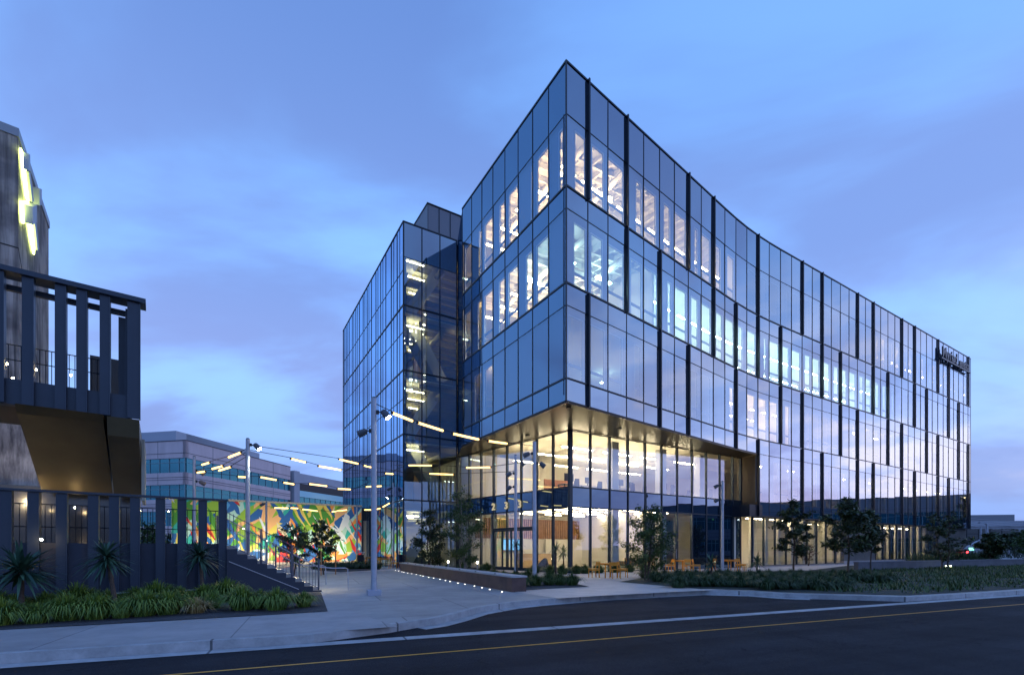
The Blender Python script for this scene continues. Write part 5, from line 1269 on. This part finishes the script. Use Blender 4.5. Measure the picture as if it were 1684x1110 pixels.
# ================================================================== bench planter, lights, boulders, bollards
pb = thing('bench_planter', 'long low weathered steel planter wall with pale concrete seat top', 'bench')
p0 = G(657, 938); p1 = G(842, 973.5); FP_ = frame((p0[0], p0[1]), (p1[0], p1[1])); lp = math.dist(p0[:2], p1[:2])
b = MB(); hgt = 0.50
b.hull([F_(FP_, 0.25, 0.0, 0.0), F_(FP_, lp, 0.0, 0.0), F_(FP_, lp, 0.0, hgt), F_(FP_, -0.05, 0.0, hgt)], (-FP_[3] * 0.55, FP_[2] * 0.55, 0))
b.build('body', mat('weathered_steel', (0.11, 0.065, 0.055), 0.55, 0.3, noise=0.35, nscale=1.6), pb)
b = MB(); b.hull([F_(FP_, -0.06, 0.02, hgt + 0.002), F_(FP_, lp + 0.02, 0.02, hgt + 0.002), F_(FP_, lp + 0.02, 0.02, hgt + 0.06), F_(FP_, -0.07, 0.02, hgt + 0.06)], (-FP_[3] * 0.6, FP_[2] * 0.6, 0)); b.build('seat_top', mat('pale_seat', (0.40, 0.41, 0.42), 0.6, noise=0.1, nscale=3), pb)
b = MB()
for k in range(9): b.fbox(FP_, 0.5 + k * lp / 9, 0.56 + k * lp / 9, -0.02, 0.04, hgt + 0.062, hgt + 0.085)
b.build('skate_stops', BLK, pb)
EG = emat('ground_led', (1, 0.95, 0.85), 5)
for k in range(20):
    u = 0.1 + k * (lp - 0.3) / 19 + 0.10 * math.sin(k * 3.7); p = F_(FP_, u, 0.30 + 0.04 * math.sin(k * 5), 0.0)
    t = thing('ground_light', 'tiny recessed ground light, %s from the left along the bench foot' % ORD[k], 'ground light', (p[0], p[1], 0.004), 0, 'ground lights along the bench')
    b = MB(); b.tube([(0, 0, 0), (0, 0, 0.012)], [0.045, 0.04], 10); b.build('ring', BLK, t); b = MB(); b.tube([(0, 0, 0.0121), (0, 0, 0.022)], [0.032, 0.024], 10); b.build('lens', EG, t)
lt = bpy.data.objects['bench_planter']
for u in (2.6, 3.6, 4.4, 6.4): spot('bench_uplight', F_(FP_, u, 0.3, 0.04), F_(FP_, u, 0.0, 0.35), 1.6, 70, (1, 0.7, 0.4), pb, 0.02)
def boulder(loc, s, label, seed):
    bm = bmesh.new(); bmesh.ops.create_icosphere(bm, subdivisions=3, radius=1.0); rnd = random.Random(seed)
    pl = [(Vector((rnd.gauss(0, 1), rnd.gauss(0, 1), rnd.gauss(0, .8))).normalized(), rnd.uniform(.55, .85)) for _ in range(12)]
    for v in bm.verts:
        for n_, d in pl:
            e = v.co.dot(n_) - d
            if e > 0: v.co -= n_ * e
        v.co *= 1 + 0.03 * math.sin(v.co.x * 9 + v.co.y * 7)
        v.co = Vector((v.co.x * s[0], v.co.y * s[1], (v.co.z + 0.55) * s[2]))
    me = bpy.data.meshes.new('boulder'); bm.to_mesh(me); bm.free(); me.materials.append(mat('granite', (0.17, 0.15, 0.14), 0.85, noise=0.4, nscale=7, bump=0.8))
    o = bpy.data.objects.new('boulder', me); COL.objects.link(o); o.location = loc; tag(o, label, 'boulder'); return o
q = G(683, 932); boulder((q[0], q[1], -0.05), (1.25, 0.8, 0.62), 'long grey boulder at the left end of the bench planter', 3)
q = G(893, 940); boulder((q[0], q[1] - .4, -0.05), (0.60, 0.5, 0.62), 'squat grey boulder outside the lobby near the corner', 6)
def bollard(x, Y, label):
    p = P(x, 902, Y); t = thing('bollard_light', label, 'bollard', (p[0], Y, 0)); b = MB(); b.tube([(0, 0, 0), (0, 0, 0.6)], 0.045, 10); b.build('post', GALV, t)
    b = MB(); b.tube([(0, 0, 0.602), (0, 0, 0.72)], 0.042, 10); b.build('lamp', emat('bollard_lamp', (1, 0.9, 0.6), 25), t); b = MB(); b.tube([(0, 0, 0.722), (0, 0, 0.75)], 0.05, 10); b.build('cap', BLK, t)
bollard(737, 31, 'left small bollard lamp glowing under the planter trees'); bollard(785, 29.5, 'right small bollard lamp glowing under the planter trees')
# litter bin by the mural
t = thing('litter_bin', 'small black litter bin in front of the right end of the mural', 'bin', P(592, 902, 40.2)[:2] + (0,)); b = MB(); b.box((0, 0, 0.5), (0.55, 0.5, 1.0), .5); b.build('body', BLK, t); b = MB(); b.box((0, 0, 1.2), (0.65, 0.6, 0.1), .5); b.box((0.2, 0.1, 1.07), (0.06, 0.3, 0.14), .5); b.box((-.2, -.1, 1.07), (0.06, 0.3, 0.14), .5); b.build('lid', GALV, t)

# ================================================================== cafe furniture
OAK = mat('orange_timber', (0.85, 0.34, 0.03), 0.5, noise=0.12, nscale=8)
def make_chair():
    t = thing('chair', 'x', 'chair')
    for sx in (-1, 1):
        b = MB(); b.bar((sx * 0.20, -0.20, 0), (sx * 0.20, -0.19, 0.44), 0.032); b.build('leg', OAK, t)
        b = MB(); b.bar((sx * 0.20, 0.22, 0), (sx * 0.20, 0.18, 0.45), 0.032); b.bar((sx * 0.20, 0.18, 0.45), (sx * 0.20, 0.25, 0.82), 0.032); b.build('leg', OAK, t)
        b = MB(); b.bar((sx * 0.20, -0.17, 0.39), (sx * 0.20, 0.165, 0.39), 0.02, 0.05); b.build('stretcher', OAK, t)
    b = MB(); b.box((0, 0, 0.455), (0.45, 0.44, 0.028)); b.build('seat', OAK, t, bevel=0.008)
    b = MB(); b.bar((-0.183, 0.228, 0.72), (0.183, 0.228, 0.72), 0.02, 0.19); b.build('backrest', OAK, t)
    return t
def make_table():
    t = thing('cafe_table', 'x', 'table')
    b = MB(); b.box((0, 0, 0.735), (0.8, 0.8, 0.03)); b.build('tabletop', OAK, t, bevel=0.008)
    for sx in (-1, 1):
        for sy in (-1, 1): b = MB(); b.bar((sx * .34, sy * .34, 0), (sx * .34, sy * .34, 0.718), 0.04); b.build('leg', OAK, t)
    b = MB(); b.box((0, 0, 0.68), (0.6, 0.6, 0.05)); b.build('apron', OAK, t)
    return t
ch0 = make_chair(); tb0 = make_table(); first = [True]
sets = [((1000, 25.0), 'by the lobby corner', 0.3, [(-.75, -.1), (.2, -.78), (.78, .1)]), ((1123, 31.5), 'before the side door', 0.5, [(-.85, 0), (.1, -.8), (.85, -.1)]),
        ((1200, 32.5), 'right of the light pole', 0.2, [(-1.2, .1), (.35, -.7), (.85, .1)]), ((609, 42.0), 'at the foot of the mural', 0.5, [(-1.4, 0), (-.5, -.2), (.75, -.3)]), ((633, 36.5), 'behind the tall front pole', 0.1, [(-.55, -.5), (.75, 0)])]
for (x, Y), where, rz, offs in sets:
    p = P(x, 902, Y); t = tb0 if first[0] else copy_tree(tb0); t.location = (p[0], p[1], 0.012); t.rotation_euler = (0, 0, rz); t['label'] = 'square orange timber cafe table ' + where; t['group'] = 'cafe tables on the plaza'
    names = {3: ['left', 'nearest', 'right'], 2: ['left', 'right']}[len(offs)]
    for (dx, dy), nm in zip(offs, names):
        c = ch0 if first[0] else copy_tree(ch0); first[0] = False
        c.location = (p[0] + dx, p[1] + dy, 0.012); c.rotation_euler = (0, 0, math.atan2(dx, -dy) + 0.0 + (0.15 if nm == 'left' else -0.1)); c['label'] = 'orange timber chair on the %s side of the table %s' % (nm, where); c['group'] = 'cafe chairs on the plaza'

# ================================================================== lobby and office furniture seen through the glass
t = thing('reception_desk', 'pale timber reception desk inside the lit lobby', 'desk'); b = MB(); b.fbox(FS, 1.4, 4.4, -8.6, -7.9, 0.03, 1.12); b.build('front', mat('desk_oak', (0.55, 0.38, 0.20), 0.5, noise=0.1, nscale=2), t); b = MB(); b.fbox(FS, 1.3, 4.5, -8.7, -7.8, 1.122, 1.17); b.build('counter_top', mat('pale_counter', (0.7, 0.68, 0.62), 0.4), t)
t = thing('wall_screen', 'lit pale blue wall screen above the reception desk', 'screen'); b = MB(); b.fbox(FS, 1.5, 3.4, -10.76, -10.68, 1.35, 2.3); b.build('casing', BLK, t); b = MB(); b.fbox(FS, 1.54, 3.36, -10.675, -10.66, 1.39, 2.26); b.build('display', emat('screen_blue', (0.22, 0.58, 0.95), 0.9), t)
for i, u in enumerate((6.4, 7.6)):
    t = thing('armchair', '%s dark lounge armchair inside the lobby corner' % ['left', 'right'][i], 'armchair'); FABR = mat('dark_fabric', (0.05, 0.045, 0.04), 0.9)
    b = MB(); b.fbox(FS, u, u + .75, -2.6, -1.9, 0.25, 0.45); b.build('seat', FABR, t); b = MB(); b.fbox(FS, u, u + .75, -1.88, -1.75, 0.25, 0.85); b.build('backrest', FABR, t)
    b = MB(); b.fbox(FS, u - .1, u - .002, -2.6, -1.75, 0.25, 0.62); b.fbox(FS, u + .752, u + .85, -2.6, -1.75, 0.25, 0.62); b.build('armrest', FABR, t); b = MB()
    for a in (0.0, .7):
        for c in (-2.55, -1.85): b.fbox(FS, u + a, u + a + .05, c, c + .05, 0.03, 0.248)
    b.build('legs', BLK, t)
DSK = mat('desk_white', (0.55, 0.54, 0.52), 0.5); MON = mat('monitor_dark', (0.02, 0.022, 0.03), 0.3)
def workstation(u, d, i, z=4.99):
    jr = random.Random(i * 5 + 2); hh_ = jr.uniform(-.03, .14); mw_ = jr.uniform(-.08, .2); cx_ = jr.uniform(-.35, .35); cb_ = jr.uniform(-.05, .2)
    t = thing('workstation', 'office desk with dark monitor upstairs behind the glass, %s from the corner' % ORD[i], 'desk', group='desks on the second storey')
    b = MB(); b.fbox(FS, u, u + 1.5, -d - .75, -d, z + .70, z + .74); b.build('desktop', DSK, t); b = MB()
    for a in (0.03, 1.42):
        for c in (-.72, -.08): b.fbox(FS, u + a, u + a + .05, -d + c, -d + c + .05, z, z + .698)
    b.build('legs', BLK, t)
    b = MB(); b.fbox(FS, u + .4 - mw_, u + .98, -d - .3, -d - .26, z + .95, z + 1.32 + hh_); b.fbox(FS, u + .66, u + .72, -d - .34, -d - .301, z + .76, z + 1.1); b.fbox(FS, u + .56, u + .82, -d - .42, -d - .2, z + .741, z + .757); b.build('monitor', MON, t)
    v_ = u + cx_; b = MB(); b.fbox(FS, v_ + .5, v_ + .95, -d + .25, -d + .7, z + .42, z + .5); b.hull([F_(FS, v_ + .5, -d + .701, z + .5), F_(FS, v_ + .95, -d + .701, z + .5), F_(FS, v_ + .9, -d + .75, z + 1.0 + cb_), F_(FS, v_ + .56, -d + .75, z + 1.0 + cb_)], (FS[3] * .05, -FS[2] * .05, 0)); b.fbox(FS, v_ + .7, v_ + .76, -d + .45, -d + .5, z + .05, z + .419); b.fbox(FS, v_ + .5, v_ + .95, -d + .45, -d + .5, z, z + .049); b.build('office_chair', MON, t)
for i, (u, d) in enumerate(((0.7, 1.5), (2.4, 1.7), (5.1, 1.4), (6.7, 2.0), (9.7, 1.5), (11.3, 1.9), (13.9, 1.5))): workstation(u, d, i)
t = thing('sofa', 'low orange pink sofa screen upstairs near the glass corner', 'screen panel'); b = MB(); b.fbox(FS, 1.2, 3.6, -4.5, -4.4, 5.0, 6.4); b.build('panel', mat('salmon_fabric', (0.6, 0.27, 0.18), 0.9), t); b = MB(); b.fbox(FS, 1.2, 1.3, -4.6, -4.3, 4.99, 5.0); b.build('foot', BLK, t); t.name = 'screen_panel'; t['label'] = 'salmon pink desk screen upstairs near the glass corner'

# ================================================================== right side street
t = thing('retaining_wall', 'long low concrete garden wall in front of the far facade', 'wall'); q0, q1 = (24.0, 33.5), (62.0, 50.0); F = frame(q0, q1)
b = MB(); b.fbox(F, 0, math.dist(q0, q1), -0.3, 0, 0, 0.55); b.build('wall', mat('grey_garden_wall', (0.14, 0.14, 0.16), 0.8, noise=0.2, nscale=1.5), t); b = MB(); b.fbox(F, -0.02, math.dist(q0, q1), -0.33, 0.03, 0.552, 0.60); b.build('coping', mat('grey_coping', (0.2, 0.2, 0.23), 0.7), t)
t = thing('traffic_signal', 'tall traffic signal mast with curved arm at the far right', 'traffic light'); p = P(1613, 902, 62)
def PP(x, y, Y=62): return P(x, y, Y)
b = MB(); b.tube([(p[0], 62, 0), (p[0], 62, HC + (902 - 866) / FP * 62)], [0.14, 0.10], 10); b.build('mast', GALV, t)
b = MB(); b.tube([PP(1623, 885), PP(1608, 889), PP(1592, 898), PP(1578, 907)], [0.14, 0.11, 0.09, 0.08], 8); b.build('arm', GALV, t)
b = MB(); b.tube([PP(1623, 921), PP(1623, 862), PP(1617, 859)], [0.22, 0.15, 0.09], 8); b.build('lamp_pole', GALV, t)
b = MB(); b.box(PP(1616, 859.5), (0.9, 0.3, 0.18)); b.build('lamp_head', GALV, t)
b = MB(); b.box(PP(1597.5, 902.5), (0.62, 0.06, 0.36)); b.build('street_name_sign', emat('sign_backlit', (0.30, 0.95, 0.75), 1.2), t)
b = MB(); b.box(PP(1590, 909), (0.34, 0.25, 0.95)); hb = b.build('signal_head', BLK, t)
q = PP(1589, 911); b = MB(); b.tube([(q[0], q[1] - .2, q[2] + .25), (q[0], q[1] - .14, q[2] + .25)], 0.12, 12); b.build('red_lens', emat('signal_red', (1, 0.04, 0.05), 12), hb)
t = thing('street_pole', 'white street pole near the building end', 'pole', P(1582, 902, 66)[:2] + (0,)); b = MB(); b.tube([(0, 0, 0), (0, 0, 5.0)], 0.16, 10); b.build('pole', mat('white_pole', (0.5, 0.52, 0.58), 0.5), t); b = MB(); b.tube([(0, 0, 0), (0, 0, .15)], .3, 10); b.build('base', GALV, t)
wr_ = thing('overhead_wires', 'group of thin overhead wires crossing the low sky at the right', 'wires')
for k in range(5):
    y0 = 850 + k * 2.6; b = MB(); b.tube([P(1560, y0 - 1, 75), P(1640, y0 + 6 + k, 85), P(1760, y0 + 13 + 2 * k, 95)], 0.035, 4); b.build('wire', mat('wire_pale', (0.25, 0.27, 0.33), 0.5), wr_)
for i, (x, h_) in enumerate(((1590, 1.5), (1640, 1.7), (1700, 1.6))):
    p = P(x, 902, 100); b = MB(); b.box((p[0], 100, h_ / 2), (11, 3, h_)); 
cv = [(75, 62), (140, 62), (170, 95), (80, 95)]
cover('far_shrubs', 'dark mass of shrubs along the far street at the right', cv, 5000, 8, 1.6, leafmat('far_leaf', (0.012, 0.022, 0.014), (0.03, 0.05, 0.02)))
# small uplights at the plinth
for i, (x, y) in enumerate(((1470, 938.5), (1556, 939), (1563.5, 939.5))):
    q = P(x, y, 36.0); t = thing('garden_light', 'small pale garden uplight by the plinth, %s from the left' % ORD[i], 'garden light', (q[0], 36.0, 0), 0, 'garden uplights'); b = MB(); b.tube([(0, 0, 0), (0, 0, 0.18)], 0.03, 8); b.build('stake', BLK, t); b = MB(); b.tube([(0, 0, 0.181), (0, 0, 0.24)], 0.05, 8); b.build('lens', emat('garden_lens', (0.9, 1, 0.5), 12), t)

# ================================================================== put every thing's empty at the base of its parts
bpy.context.view_layer.update()
def allch(o):
    for c in o.children:
        yield c; yield from allch(c)
for o in [o for o in COL.objects if o.type == 'EMPTY' and o.parent is None]:
    if o.location.length > 1e-6 or not o.children: continue
    lo = Vector((1e9, 1e9, 1e9)); hi = -lo
    for c in allch(o):
        if c.type != 'MESH': continue
        for v in c.bound_box:
            w = c.matrix_world @ Vector(v); lo = Vector(map(min, lo, w)); hi = Vector(map(max, hi, w))
    base = Vector(((lo.x + hi.x) / 2, (lo.y + hi.y) / 2, lo.z)); o.location = base
    for c in o.children: c.location = c.location - base
bpy.context.view_layer.update()
